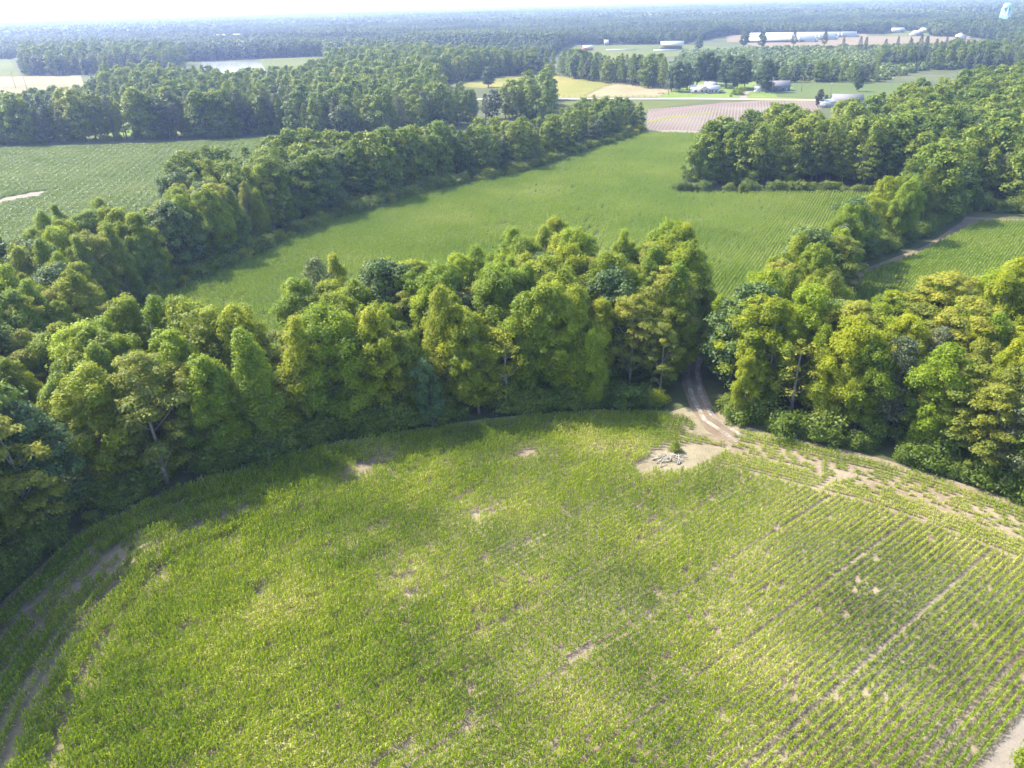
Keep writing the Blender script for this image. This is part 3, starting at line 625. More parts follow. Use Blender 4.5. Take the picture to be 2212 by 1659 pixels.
for k, (px, py, h) in enumerate([(1490, 402, 13), (1507, 396, 17), (1524, 402, 15), (1530, 384, 18), (1546, 392, 17), (1560, 376, 18), (1513, 378, 16), (1566, 400, 16), (1585, 390, 18)]):
    c = gp(px, py); trees.append((c[0], c[1], h, 'tall' if k % 3 == 1 else 'round', 'right wood'))
for k, (px, py, h) in enumerate([(1458, 806, 15), (1543, 806, 14), (1508, 742, 10), (1478, 752, 16), (1540, 762, 10), (1530, 728, 9)]):
    c = gp(px, py); trees.append((c[0], c[1], h, 'tall' if k % 3 == 1 else 'round', 'middle grove'))
T_ = np.array([(t[0], t[1]) for t in trees]); D_ = np.hypot(T_[:, 0], T_[:, 1]); vis = in_view(T_[:, 0], T_[:, 1], 12, 30)
order = np.argsort(D_+np.where(vis, 0, 1e5))
broad = [i for i in order if trees[i][3] not in ('pine', 'oak') and vis[i]][:300]
oaks = [i for i in order if trees[i][3] == 'oak' and vis[i]][:45]
pines = [i for i in order if trees[i][3] == 'pine' and vis[i]][:110]
single = set(broad) | set(oaks) | set(pines)
# tones a tree can have (its own leaf colour)
TONE = {'yellow-green': (1.13, 1.12, 1.0), 'bright green': (1.02, 1.14, 1.0), 'mid-green': (.96, 1.03, 1.1), 'deep green': (.78, .90, 1.3), 'grey-green': (1.12, 1.02, 3.4), 'blue-green': (.84, .95, 2.2), 'golden green': (1.22, 1.14, .9)}
SHAPE = {'round': 'round-crowned', 'tall': 'tall pointed', 'feather': 'feathery', 'sparse': 'half-bare pale-limbed', 'pine': 'clumpy', 'oak': 'broad'}
NAME = {'round': 'broadleaf_tree', 'tall': 'broadleaf_tree', 'feather': 'broadleaf_tree', 'sparse': 'broadleaf_tree', 'pine': 'pine_tree', 'oak': 'oak_tree'}
def ordn(n): return '%d%s' % (n, 'th' if 10 <= n % 100 <= 20 else {1: 'st', 2: 'nd', 3: 'rd'}.get(n % 10, 'th'))
def put_tree(x, y, h, kind, label, cat, group, col, wscale=1.0, var=None):
    lib = LIB[kind]; cm, tm, H, W = lib[random.randrange(len(lib)) if var is None else var]
    s = h/H; e = empty(NAME[kind], (x, y, 0), random.uniform(0, 6.28)); sx = s*wscale*random.uniform(.92, 1.1); e.scale = (sx, sx, s)
    tag(e, label, cat, group)
    c = bpy.data.objects.new('crown', cm); COL.objects.link(c); c.parent = e; c.color = (*col, 1)
    t = bpy.data.objects.new('trunk', tm); COL.objects.link(t); t.parent = e
    return e
rowd = {}
for i in single:
    x, y, h, kind, zn = trees[i]; d = math.hypot(x, y)
    r = int((d-60)//9) if zn not in ('pine row',) else 0
    rowd.setdefault((zn, NAME[kind], r), []).append(i)
ranks = {}
for zn in ZS:
    for nm in set(NAME.values()):
        rs = sorted(k[2] for k in rowd if k[0] == zn and k[1] == nm)
        for ri, r in enumerate(rs):
            for q, i in enumerate(sorted(rowd[(zn, nm, r)], key=lambda i: trees[i][0]/trees[i][1])): ranks[i] = (ri+1, q+1)
GRP = {'broadleaf_tree': 'broadleaf trees of the %s', 'pine_tree': 'pines of the %s', 'oak_tree': 'oaks of the %s'}
for i in sorted(single):
    x, y, h, kind, zn = trees[i]; nm = NAME[kind]; ri, q = ranks[i]; rnd = random.Random(int(i)*7+1)
    if kind in ('round', 'tall'):
        wts = {'middle grove': (.36, .28, .18, .06, .04, .02, .06), 'right grove': (.32, .32, .20, .06, .06, .01, .03)}.get(zn, (.2, .25, .25, .15, .08, .05, .02))
        tone = rnd.choices(list(TONE), wts)[0]
    elif kind in ('feather', 'sparse'): tone = rnd.choice(['grey-green', 'grey-green', 'yellow-green'])
    elif kind == 'pine': tone = 'grey-green' if rnd.random() < .5 else 'mid-green'
    else: tone = rnd.choice(['deep green', 'blue-green', 'mid-green'])
    if kind == 'pine': col = (1.25, 1.25, 1.1) if tone == 'mid-green' else (1.35, 1.25, 1.4)
    elif kind == 'oak': col = {'deep green': (1.3, 1.35, .9), 'blue-green': (1.45, 1.5, 1.1), 'mid-green': (1.7, 1.65, 1)}[tone]
    else: col = TONE[tone]
    hw = 'tall' if h > 17.5 else ('short' if h < 13.5 else 'medium')
    lab = '%s %s %s, %s from left in the %s row of the %s' % (tone, SHAPE[kind], nm.replace('_', ' '), ordn(q), ordn(ri), zn)
    lab = lab.replace('from left in the', 'from left,').replace('row of the', 'row,')
    put_tree(x, y, h, kind, lab, 'tree', GRP[nm] % zn, col)
for c_, rad_, h_, kd_, ws_, tn_, lb_ in KEY:
    put_tree(c_[0], c_[1], h_, kd_, lb_, 'tree', None, {'pine': (1.35, 1.25, 1.4), 'oak': (1.2, 1.35, 1.6)}.get(kd_, TONE[tn_]), ws_)
# the remaining trees of the same woods, as one mass
rest = [i for i in range(len(trees)) if i not in single]
def lod(kind, seed):
    if kind == 'round': return crown(seed, 17, 8.6, 1.2, prof_oval, 40, 70, .7, lobe=.16)[0]
    if kind == 'tall': return crown(seed, 19, 6.6, 1.2, prof_cone, 34, 62, .68, lobe=.2)[0]
    if kind == 'pine': return pine_crown(seed, 20, 8, 4, 44, 55, .6)[0]
    return crown(seed, 19, 12, 1.5, prof_dome, 46, 70, .8, lobe=.13)[0]
LT = [lod('round', 1), lod('round', 2), lod('round', 3), lod('tall', 4), lod('tall', 5), lod('tall', 6), lod('pine', 7), lod('pine', 8), lod('oak', 9), lod('oak', 10)]
KIDX = {'round': (0, 3), 'tall': (3, 3), 'feather': (0, 3), 'sparse': (0, 3), 'pine': (6, 2), 'oak': (8, 2)}; KH = {'round': 17, 'tall': 19, 'feather': 17, 'sparse': 17, 'pine': 20, 'oak': 19}
def add_trunk_sticks(sh, H, seed):
    V, Fq, T = sh; rng = np.random.default_rng(seed); r = .22
    v = np.array([(-r, -r, 0), (r, -r, 0), (r, r, 0), (-r, r, 0), (-r*.4, -r*.4, H*.75), (r*.4, -r*.4, H*.75), (r*.4, r*.4, H*.75), (-r*.4, r*.4, H*.75)])
    f = np.array([(0, 1, 5, 4), (1, 2, 6, 5), (2, 3, 7, 6), (3, 0, 4, 7)])+len(V)
    return np.r_[V, v], np.r_[Fq, f], np.r_[T, np.zeros(4)]
LT = [add_trunk_sticks(s, 17, k) for k, s in enumerate(LT)]
def wood(name, idx, label, mat, templates=LT):
    n = len(idx); xy = np.array([(trees[i][0], trees[i][1], 0) for i in idx]); h = np.array([trees[i][2]/KH[trees[i][3]] for i in idx])
    tid = np.array([KIDX[trees[i][3]][0]+RNG.integers(0, KIDX[trees[i][3]][1]) for i in idx])
    scatter(name, templates, xy, RNG.uniform(0, 6.28, n), h*RNG.uniform(.9, 1.12, n), mat, label, 'woodland', tid=tid, sz=h); print(name, n)
NT = [add_trunk_sticks(SHP[k_][j_], 17, j_) for k_, j_ in (('round', 0), ('round', 1), ('round', 2), ('tall', 0), ('tall', 1), ('tall', 2), ('pine', 0), ('pine', 1), ('oak', 0), ('oak', 1))]
near_rest = [i for i in rest if D_[i] < 240]; rest = [i for i in rest if D_[i] >= 240]
pn = [i for i in rest if trees[i][3] in ('pine', 'oak')]; bn = [i for i in rest if trees[i][3] not in ('pine', 'oak')]
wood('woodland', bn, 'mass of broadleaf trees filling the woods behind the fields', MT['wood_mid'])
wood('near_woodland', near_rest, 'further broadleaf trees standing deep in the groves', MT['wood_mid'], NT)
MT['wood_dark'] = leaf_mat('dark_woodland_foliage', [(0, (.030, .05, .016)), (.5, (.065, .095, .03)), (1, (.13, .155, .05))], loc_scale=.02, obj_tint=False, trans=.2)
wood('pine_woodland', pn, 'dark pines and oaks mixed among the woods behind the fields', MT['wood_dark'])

# far woodland up to the horizon
def far_points(s, d0, d1, seed):
    rng = np.random.default_rng(seed); X = d1*.85
    gx, gy = np.meshgrid(np.arange(-X, X, s), np.arange(d0*.6, d1, s)); gx = gx+rng.uniform(-.4, .4, gx.shape)*s; gy = gy+rng.uniform(-.4, .4, gy.shape)*s
    x = gx.ravel(); y = gy.ravel(); d = np.hypot(x, y); ok = (d > d0) & (d < d1) & in_view(x, y, 10, 60); x, y = x[ok], y[ok]
    k = np.ones(len(x), bool)
    for Pg in list(OPEN.values())+[FARM]: k &= ~inside(Pg, x, y)
    return x[k], y[k]
FT = [add_trunk_sticks(crown(k, 17, 10, 2, prof_oval if k % 2 else prof_dome, 18, 40, 1.35, lobe=.18)[0], 12, k) for k in range(8)]
x, y = far_points(8.5, 330, 2300, 9)
yardP = poly([(-200, 305), (0, 300), (300, 292), (600, 281), (600, 270), (300, 272), (0, 272), (-200, 270)])
k = ~inside(yardP, x, y); x, y = x[k], y[k]
n = len(x); hh = np.minimum((.65+.55*vn(x, y, 160, 8))*RNG.uniform(.75, 1.2, n), 1.15); print('far', n)
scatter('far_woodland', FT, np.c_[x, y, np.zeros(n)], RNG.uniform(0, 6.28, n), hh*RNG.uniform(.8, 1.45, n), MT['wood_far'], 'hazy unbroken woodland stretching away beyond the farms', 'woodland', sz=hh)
def patch(seed, S=90.0, nt=70):
    rng = np.random.default_rng(seed); C = []; N = []; SZ = []; T = []
    for i in range(nt):
        cx, cy = rng.uniform(-S/2, S/2, 2); h = rng.uniform(12, 20); r = rng.uniform(4, 7); m = 22
        d = rng.normal(size=(m, 3)); d[:, 2] = abs(d[:, 2]); d /= np.linalg.norm(d, axis=1, keepdims=True)
        C.append(np.array([cx, cy, h-r*1.1])+d*r*np.array([1, 1, 1.1])); N.append(d+.3*rng.normal(size=(m, 3))); SZ.append(np.full(m, 5.0)); T.append(np.full(m, np.clip(.5+.2*rng.normal(), 0, 1)))
    V, Fq = quads(np.concatenate(C), np.concatenate(N), np.concatenate(SZ), rng); return V, Fq, np.concatenate(T)
PT = [patch(k) for k in range(4)]
x, y = far_points(80, 2260, 7000, 19); n = len(x); gap = vn(x, y, 420, 3) > .83; x, y = x[~gap], y[~gap]; n = len(x); s = 1+.3*vn(x, y, 600, 4)
x2, y2 = far_points(170, 6900, 14500, 29); n2 = len(x2)
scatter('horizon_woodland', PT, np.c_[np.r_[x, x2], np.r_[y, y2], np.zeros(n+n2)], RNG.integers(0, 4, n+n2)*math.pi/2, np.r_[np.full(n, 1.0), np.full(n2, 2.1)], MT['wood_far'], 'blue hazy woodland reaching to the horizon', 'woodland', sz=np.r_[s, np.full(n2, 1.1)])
print('horizon', n, n2)

# ------------------------------------------------------------------ undergrowth, scrub
def along(L, w, n, seed):
    rng = np.random.default_rng(seed); Ls = resample(np.asarray(L, float), .5); i = rng.integers(1, len(Ls)-1, n); T = Ls[i]-Ls[i-1]; T /= np.hypot(T[:, 0], T[:, 1])[:, None]+1e-9
    o = rng.uniform(w[0], w[1], n)[:, None]; return Ls[i]+np.c_[-T[:, 1], T[:, 0]]*o
ug = [along(FBs[20:150], (1.0, 6.5), 900, 1), along(FBs[150:], (.5, 5), 200, 2)]
DITCH = poly([(150, 745), (335, 655), (440, 611), (560, 556), (640, 516), (740, 476), (850, 441), (980, 406), (1130, 379), (1250, 336), (1396, 289)])
ug.append(along(DITCH, (.5, 9), 1100, 3)); ug.append(along(poly([(1440, 412), (1480, 418), (1600, 420), (1800, 418), (1950, 425)]), (.5, 4), 110, 4))
ug.append(along(poly([(1862, 574), (1984, 520), (2064, 474), (2090, 458), (2212, 462), (2400, 470)]), (.8, 4), 260, 5))
U = np.concatenate(ug); x, y = fill(Z['middle grove'], 3.2, 71); U = np.r_[U, np.c_[x, y]]; x, y = fill(Z['right grove'], 3.4, 72); k = vn(x, y, 7, 3) > .55; U = np.r_[U, np.c_[x[k], y[k]]]
U = np.r_[U, along(poly([(-200, 318), (0, 312), (300, 302), (600, 289)]), (-1, 9), 420, 6)]
U = U[(vn(U[:, 0], U[:, 1], 5, 9) > .3) & (dist_line(TRACK[:4], U[:, 0], U[:, 1]) > 3.2) & in_view(U[:, 0], U[:, 1], 0, 150)]; n = len(U); s = RNG.uniform(.4, 1.0, n)+RNG.random(n)**3*1.1
scatter('undergrowth', BUSH, np.c_[U, np.zeros(n)], RNG.uniform(0, 6.28, n), s, MT['bush'], 'tangled green undergrowth along the wood edges', 'undergrowth', sz=s*RNG.uniform(.8, 1.3, n)); print('undergrowth', n)
x, y = fill(OPEN['scrub'], 6.0, 81, 60); k = vn(x, y, 40, 5) < .8; x, y = x[k], y[k]; n = len(x); s = RNG.uniform(.8, 2.6, n)
scatter('scrub', [bush_shape(620+k, 2.2, 3.4, 7, 22, .8) for k in range(4)], np.c_[x, y, np.zeros(n)], RNG.uniform(0, 6.28, n), s, MT['scrub'], 'light green regrowing scrub on cut-over land', 'scrub'); print('scrub', n)
# separate shrubs one can tell apart
SHM = []
for k in range(5):
    s_ = bush_shape(640+k, 2.6, 3.6, 18, 150, .2); SHM.append(mesh_np('shrub', s_[0], s_[1], MT['leaf'], s_[2]))
def shrub(x, y, s, label, group, col, sz=None):
    o = link('shrub', SHM[random.randrange(5)], None, (x, y, 0), random.uniform(0, 6.28)); o.scale = (s, s, sz or s); o.color = (*col, 1); return tag(o, label, 'shrub', group)
Ls = resample(offset(DITCH, -2.2), 5.2); q = 0
for k, p in enumerate(Ls):
    if not in_view(p[0], p[1], 0, -10): continue
    q += 1; c = random.choice([('bright', (1.25, 1.15, 1.2)), ('pale green', (1.3, 1.2, 1.8)), ('green', (.9, 1, .9)), ('dull green', (.8, .85, 1.1))])
    shrub(p[0]+random.uniform(-1, 1), p[1]+random.uniform(-1, 1), random.uniform(.8, 1.5), '%s rounded shrub, %s from the left along the ditch of the left belt' % (c[0], ordn(q)), 'shrubs along the ditch', c[1])
q = 0
for k, p in enumerate(resample(offset(FBs, -2.6), 8.5)+np.random.default_rng(3).uniform(-1.2, 1.2, (len(resample(offset(FBs, -2.6), 8.5)), 2))):
    if not in_view(p[0], p[1], 0, -10) or dist_line(TRACK, p[0], p[1]) < 4.5 or (p[0] > 30 and k % 3): continue
    q += 1; c = random.choice([('dark green', (.7, .8, .8)), ('green', (.9, 1, .9)), ('dull green', (.8, .85, 1.1))])
    shrub(p[0], p[1], random.uniform(.5, 1.1), '%s shrub at the near field edge, %s from the left under the trees' % (c[0], ordn(q)), 'shrubs along the near field edge', c[1])
c = gp(1461, 984); shrub(c[0], c[1]+1.0, .48, 'small dark green bush behind the heap of bleached branches in the clearing', None, (.7, .85, .8), .62)
c = gp(2225, 1668); shrub(c[0], c[1], .9, 'weedy green bush in the lower right corner beside the sandy track', None, (1.1, 1.1, .9))
# bleached branches
bc = gp(1455, 990); rb = random.Random(4)
BR = [(-2.6, .3, 2.6, 35), (-1.2, .4, 1.6, 95), (-.6, -.1, 1.5, 80), (-2.3, -.9, 2.0, 20), (-1.3, -.6, 2.4, 5), (.6, -.7, 2.1, 75), (1.3, .2, 2.6, -35), (.3, .1, 1.8, 130), (-3.2, -.6, 1.5, -20), (-.2, -1.0, 1.9, 160), (1.0, -1.0, 1.5, 60), (-2.6, -1.7, 1.3, 60)]
SIDE = ['at the far left of the heap', 'standing up in the middle left', 'standing up in the middle', 'lying flat at the left front', 'lying across the front', 'leaning at the right front', 'pointing right behind the bush', 'crossing the middle of the heap', 'on the left rim of the heap', 'at the middle front, half buried', 'at the right rim, short and thick', 'alone nearest the corn, short']
for (dx, dy, L, a), sd in zip(BR, SIDE):
    e = empty('dead_branch', (bc[0]+dx*.8, bc[1]+dy*1.1, .1), math.radians(a)); tag(e, 'bleached dead branch %s in the clearing' % sd, 'branch', 'bleached branches heaped in the clearing')
    z1 = rb.uniform(.15, .9); mb = MB(); mb.path([(-L/2, 0, .05), (-L*.1, rb.uniform(-.15, .15), z1*.5), (L/2, 0, z1)], [.10, .08, .04], 6); mb.build('stem', MT['palelog'], e, smooth=True)
    mb = MB(); mb.path([(-L*.1, 0, z1*.45), (L*.2, .35, z1*.8+.25)], [.06, .03], 5); mb.path([(L*.1, 0, z1*.6), (L*.35, -.3, z1+.2)], [.05, .02], 5); mb.build('twig', MT['palelog'], e)
# old log at the right field edge
c = gp(1755, 940); e = empty('fallen_log', (c[0], c[1], .1), -.4); tag(e, 'pale fallen log lying at the field edge below the right grove', 'log')
MB().path([(-1.6, 0, .1), (0, .1, .25), (1.8, -.1, .15)], [.12, .1, .05]).build('stem', MT['palelog'], e); MB().path([(0, .1, .25), (.6, .5, .6)], [.05, .02]).build('twig', MT['palelog'], e)

# ------------------------------------------------------------------ single trees of the far farmland
def one(px, py, h, kind, label, col=(1, 1, 1), w=1.0, full=False):
    c = gf(px, py) if full else gp(px, py); put_tree(c[0], c[1], h, kind, label, 'tree', None, col, w)
OK_ = [(1450, 197, 17, 'leftmost of the dark oaks left of the white ranch house'), (1466, 199, 20, 'large dark oak second from left beside the white ranch house'), (1484, 194, 18, 'dark oak at the left wall of the white ranch house'),
    (1505, 186, 20, 'dark oak behind the left roof of the white ranch house'), (1528, 185, 23, 'tall dark oak behind the middle of the white ranch house'), (1548, 183, 20, 'dark oak behind the right end of the white ranch house'),
    (1568, 190, 22, 'dark oak right of the white ranch house and parked car'), (1592, 194, 23, 'tall dark tree left of the driveway to the houses'), (1608, 190, 19, 'rounded dark tree nearest the driveway at the houses'),
    (1655, 199, 21, 'wide dark oak in front of the blue-grey house'), (1645, 190, 15, 'small dark tree behind the wide oak by the driveway')]
for px, py, h, l in OK_: one(px, py, h, 'oak', l, (.9, 1, .9), .8 if h < 21 else .95)
one(1055, 189, 15, 'oak', 'single round grey-green tree at the left end of the pasture', (1.3, 1.3, 1.8), 1.05)
one(1853, 198, 13, 'oak', 'single small dark tree standing alone in the bean field', (.9, 1, .9), .75)
one(1766, 231, 10, 'oak', 'dark purplish tree left of the white-roofed shed', (1.2, .8, 1.5), .7)
one(1783, 228, 6, 'oak', 'small dark bushy tree between the shed and the road pole', (.9, .8, 1.2), .6)
one(1508, 108, 16, 'oak', 'round tree standing alone in the far green field right of the open barn', (1.3, 1.3, 1.1), .9)
for fx, fy, h, l in [(3095, 200, 24, 'large dark tree in front of the long white sheds'), (3215, 202, 22, 'spreading pine in front of the right long shed'), (3290, 198, 15, 'thin grey tree right of the spreading pine'), (3355, 203, 17, 'leaning pine at the left end of the far tan field'),
        (3378, 198, 15, 'slim pine second from left before the far tan field'), (3453, 208, 15, 'bushy pine third from left before the far tan field'), (3502, 195, 15, 'small lone pine fourth from left before the far tan field'), (3551, 195, 14, 'flat-topped lone pine fifth from left before the far tan field'),
        (3588, 212, 20, 'tallest pine before the far tan field'), (3612, 205, 17, 'pine just right of the tallest pine'), (3650, 208, 15, 'bushy pine seen below the far tan field'), (3690, 200, 15, 'pine second from right before the far tan field'), (3725, 188, 12, 'rightmost small pine before the far tan field')]:
    one(fx, fy, h, 'pine', l, (.9, .9, .9), .9, True)
one(2905, 186, 22, 'oak', 'dark tree at the left end of the long white sheds', (.9, 1, 1), .8, full=True); one(2975, 188, 20, 'oak', 'dark tree before the left gable of the long white sheds', (.9, 1, 1), .7, full=True)
c = gp(1586, 205); shrub(c[0], c[1], 1.3, 'rounded dark bush by the lawn, left of the pair near the driveway', None, (.7, .8, .8)); c = gp(1597, 205.5); shrub(c[0], c[1], 1.9, 'larger rounded green bush right of the pair near the driveway', None, (.9, 1, .8))

# ------------------------------------------------------------------ buildings
def gable(name, px, py, w, d, h, rh, ang, wall, roof, label, cat, over=.5, win=(), doors=(), win_back=(), chim=None, gw=()):
    c = gp(px, py); e = empty(name, (c[0], c[1], 0), ang); tag(e, label, cat)
    MB().prism([(0, 0), (d, 0), (d, h), (d/2, h+rh), (0, h)], -w/2, w/2).build('wall', wall, e)
    s = rh/(d/2); t = .18
    rf = MB().prism([(-over, h-over*s), (d/2, h+rh), (d+over, h-over*s), (d+over, h-over*s+t), (d/2, h+rh+t), (-over, h-over*s+t)], -w/2-over, w/2+over).build('roof', roof, e)
    if chim is not None: MB().box(chim-.4, chim+.4, d/2-.4, d/2+.4, h+rh-.3, h+rh+.9).build('chimney', MT['rust'], rf)
    for (x, ww, z0, z1) in win:
        f = MB().box(x-ww/2-.1, x+ww/2+.1, -.06, -.003, z0-.1, z1+.1).build('window', MT['white'], e); MB().box(x-ww/2, x+ww/2, -.09, -.062, z0, z1).build('pane', MT['glass'], f)
    for (x, ww, z1, m) in doors: MB().box(x-ww/2, x+ww/2, -.07, -.003, .02, z1).build('door', MT[m], e)
    for (sd, y_, ww, z0, z1, m) in gw:
        MB().box(*( (w/2+.003, w/2+.07) if sd > 0 else (-w/2-.07, -w/2-.003)), y_-ww/2, y_+ww/2, z0, z1).build('window' if z0 > .5 else 'door', MT[m], e)
    return e
ra = az((1500, 213.2), (1620, 214.2))
# white ranch house with front gable porch
h_ = gable('ranch_house', 1522, 202, 19.5, 9, 3.0, 2.0, ra, MT['white'], MT['rooflight'], 'long white ranch house with front gable porch beyond the road', 'house', .5,
    win=[(-6.3, 1.6, 1.0, 2.2), (3.6, .9, 1.3, 2.2), (5.2, .9, 1.3, 2.2), (7.9, 1.4, 1.0, 2.2), (-1.9, 1.4, .9, 2.2)], doors=[(1.2, 1.0, 2.2, 'darkgap')])
MB().add([(-3.2, -1.6, 3.0), (3.2, -1.6, 3.0), (0, -1.6, 4.9), (0, 4.4, 4.9)], [(0, 1, 2)]).build('gable_face', MT['white'], h_)
MB().add([(-3.8, -1.9, 2.8), (0, -1.9, 5.1), (0, 4.4, 5.1), (-3.8, .1, 2.8), (3.8, -1.9, 2.8), (3.8, .1, 2.8)], [(0, 1, 2, 3), (1, 4, 5, 2)]).build('porch_roof', MT['rooflight'], h_)
for x_ in (-3.0, -1.2, 3.0): MB().box(x_-.1, x_+.1, -1.6, -1.4, 0, 2.9).build('porch_post', MT['white'], h_)
pr = MB(); pr.box(-3.0, 1.0, -1.6, -1.54, .9, .98); [pr.box(x_/4-.02, x_/4+.02, -1.6, -1.54, .2, .9) for x_ in range(-12, 4)]; pr.build('railing', MT['metalgrey'], h_)
MB().box(.3, 2.2, -2.6, -.05, 0, .35).build('steps', MT['white'], h_)
gable('shed', 1497, 196, 6, 5, 2.4, 1.3, ra, MT['white'], MT['whiteroof'], 'small white-roofed shed half hidden behind the ranch house left end', 'shed')
gable('garage', 1534, 192, 8, 6, 2.8, 1.6, ra, MT['white'], MT['whiteroof'], 'white-roofed garage showing above the ranch house roof', 'garage')
gable('house', 1683, 197, 15, 10, 3.4, 3.0, ra+.25, MT['bluegrey'], MT['roofgrey'], 'blue-grey house beside the lawn beyond the road', 'house', win=[(-2, 1.2, 1, 2.2), (2.5, 1.2, 1, 2.2)], doors=[(5, 1, 2.1, 'white')], gw=[(1, 3, 1.0, 1.0, 2.2, 'white')])
gable('garage', 1643, 197, 9, 6, 2.6, 1.2, ra, MT['white'], MT['whiteroof'], 'low white garage under the wide oak by the driveway', 'garage')
gable('house', 1830, 229, 17, 10, 3.2, 2.9, ra, MT['white'], MT['roofgrey'], 'white house with grey roof behind the right wood', 'house', win=[(-6, 1.2, 1, 2.2), (-2.5, 1.2, 1, 2.2), (6, 1.2, 1, 2.2)], doors=[(3.2, 1.1, 2.2, 'darkgap')])
g2 = gp(1843, 230.5); e = empty('porch', (g2[0], g2[1], 0), ra)
bpy.data.objects.remove(e)
gable('shed', 1789, 232.5, 10, 8, 3.2, 1.0, ra, MT['white'], MT['whiteroof'], 'white metal shed with pale roof left of the grey-roofed house', 'shed', .3, doors=[(-2, 2.4, 2.5, 'metalgrey')])
e = gable('shed', 1146, 203, 6.5, 8, 3.6, 1.8, ra+1.45, MT['white'], MT['whiteroof'], 'small white gabled shed at the left end of the pasture', 'shed', .5, gw=[(-1, 2.5, 1.0, .05, 2.2, 'darkgap')])
gable('house', 88, 264, 12, 9, 3.2, 2.6, .6, MT['white'], MT['rooflight'], 'pale house half hidden among trees behind the pine row', 'house', win=[(-3, 1.2, 1, 2.2), (3, 1.2, 1, 2.2)])
gable('house', 266, 218, 10, 8, 3.2, 2.4, .3, MT['white'], MT['whiteroof'], 'white house glimpsed through the trees of the back woods', 'house')
gable('barn', 1272, 109, 13, 12, 3.5, 2.6, .3, MT['rust'], MT['whiteroof'], 'small rusty barn with pale roof at the far field left end', 'barn')
# open pole barn
def open_barn():
    c = gp(1452, 107); e = empty('pole_barn', (c[0], c[1], 0), -.1); tag(e, 'open pole barn with bright white roof in the far green field', 'barn')
    w, d, h, r = 30, 13, 6.0, 3.6
    MB().prism([(-1, h-.3), (d/2, h+r), (d+1, h-.3), (d+1, h), (d/2, h+r+.3), (-1, h)], -w/2, w/2).build('roof', MT['whiteroof'], e)
    for k in range(7):
        for y_ in (0, d): MB().box(-w/2+1+k*(w-2)/6-.15, -w/2+1+k*(w-2)/6+.15, y_-.15, y_+.15, 0, h).build('post', MT['wood'], e)
    MB().box(-w/2+1, w/2-1, d-2.5, d-.3, 0, 4).build('wall', MT['wood'], e)
open_barn()
for k, (px, w) in enumerate([(1438, 34), (1340, 40)]):
    c = gp(px, 109.2 if k == 0 else 108.5); e = empty('wrapped_bales', (c[0], c[1]-8, 0), -.1); tag(e, ['long white plastic row of bales before the open barn', 'thin white plastic row left of the open barn'][k], 'bales', 'white wrapped bale rows')
    mb = MB(); mb.prism([(0, 0), (1.6, 0), (2, .9), (1.5, 1.6), (.5, 1.6), (0, .9)], -w/2, w/2); mb.build('wrap', MT['white'], e)
# three long poultry sheds
pa_ = az((1640, 84), (1800, 82))
for k, (rx, ry, L, lab) in enumerate([(1760, 91, 98, 'nearest long white poultry shed, behind the large dark tree'), (1803, 86, 125, 'middle long white poultry shed'), (1850, 80.5, 165, 'farthest long white poultry shed, showing its right gable')]):
    c = gp(rx, ry); ux, uy = math.cos(pa_), math.sin(pa_); e = empty('poultry_shed', (c[0]-ux*L/2, c[1]-uy*L/2, 0), pa_); tag(e, lab, 'shed', 'long poultry sheds')
    MB().prism([(0, 0), (16, 0), (16, 3.6), (8, 7.6), (0, 3.6)], -L/2, L/2).build('wall', MT['white'], e)
    MB().prism([(-.6, 3.4), (8, 7.7), (16.6, 3.4), (16.6, 3.7), (8, 8.0), (-.6, 3.7)], -L/2-.5, L/2+.5).build('roof', MT['whiteroof'], e)
    MB().box(-L/2+4, L/2-14, -.1, -.004, 1.0, 2.4).build('side_curtain', MT['rust'] if k else MT['darkgap'], e)
    MB().box(L/2+.003, L/2+5, 4, 12, 0, 4.2).build('end_annex', MT['white'], e)
    for q in range(2):
        s_ = MB(); x_ = L/2-22-q*5; s_.tube((x_, -4, 1.6), (x_, -4, 6.2), 1.6, 1.6, 12); s_.tube((x_, -4, 6.2), (x_, -4, 7.4), 1.6, .3, 12); s_.tube((x_, -4, .2), (x_, -4, 1.6), .4, 1.6, 12)
        es = empty('feed_bin', (e.location.x+x_*ux+4*uy, e.location.y+x_*uy-4*ux, 0), pa_)
        m2 = MB(); m2.tube((0, 0, 1.6), (0, 0, 6.2), 1.6, 1.6, 12); m2.tube((0, 0, .6), (0, 0, 1.6), .4, 1.6, 12); m2.build('tank', MT['white'], es)
        MB().tube((0, 0, 6.2), (0, 0, 7.4), 1.65, .3, 12).build('lid', MT['whiteroof'], es)
        for a_ in range(4): MB().tube((1.2*math.cos(a_*1.57+.78), 1.2*math.sin(a_*1.57+.78), 0), (1.4*math.cos(a_*1.57+.78), 1.4*math.sin(a_*1.57+.78), 2.2), .09).build('leg', MT['metalgrey'], es)
        tag(es, '%s white feed bin beside the %s long shed' % (['right', 'left'][q], ['nearest', 'middle', 'farthest'][k]), 'feed bin', 'white feed bins by the long sheds')
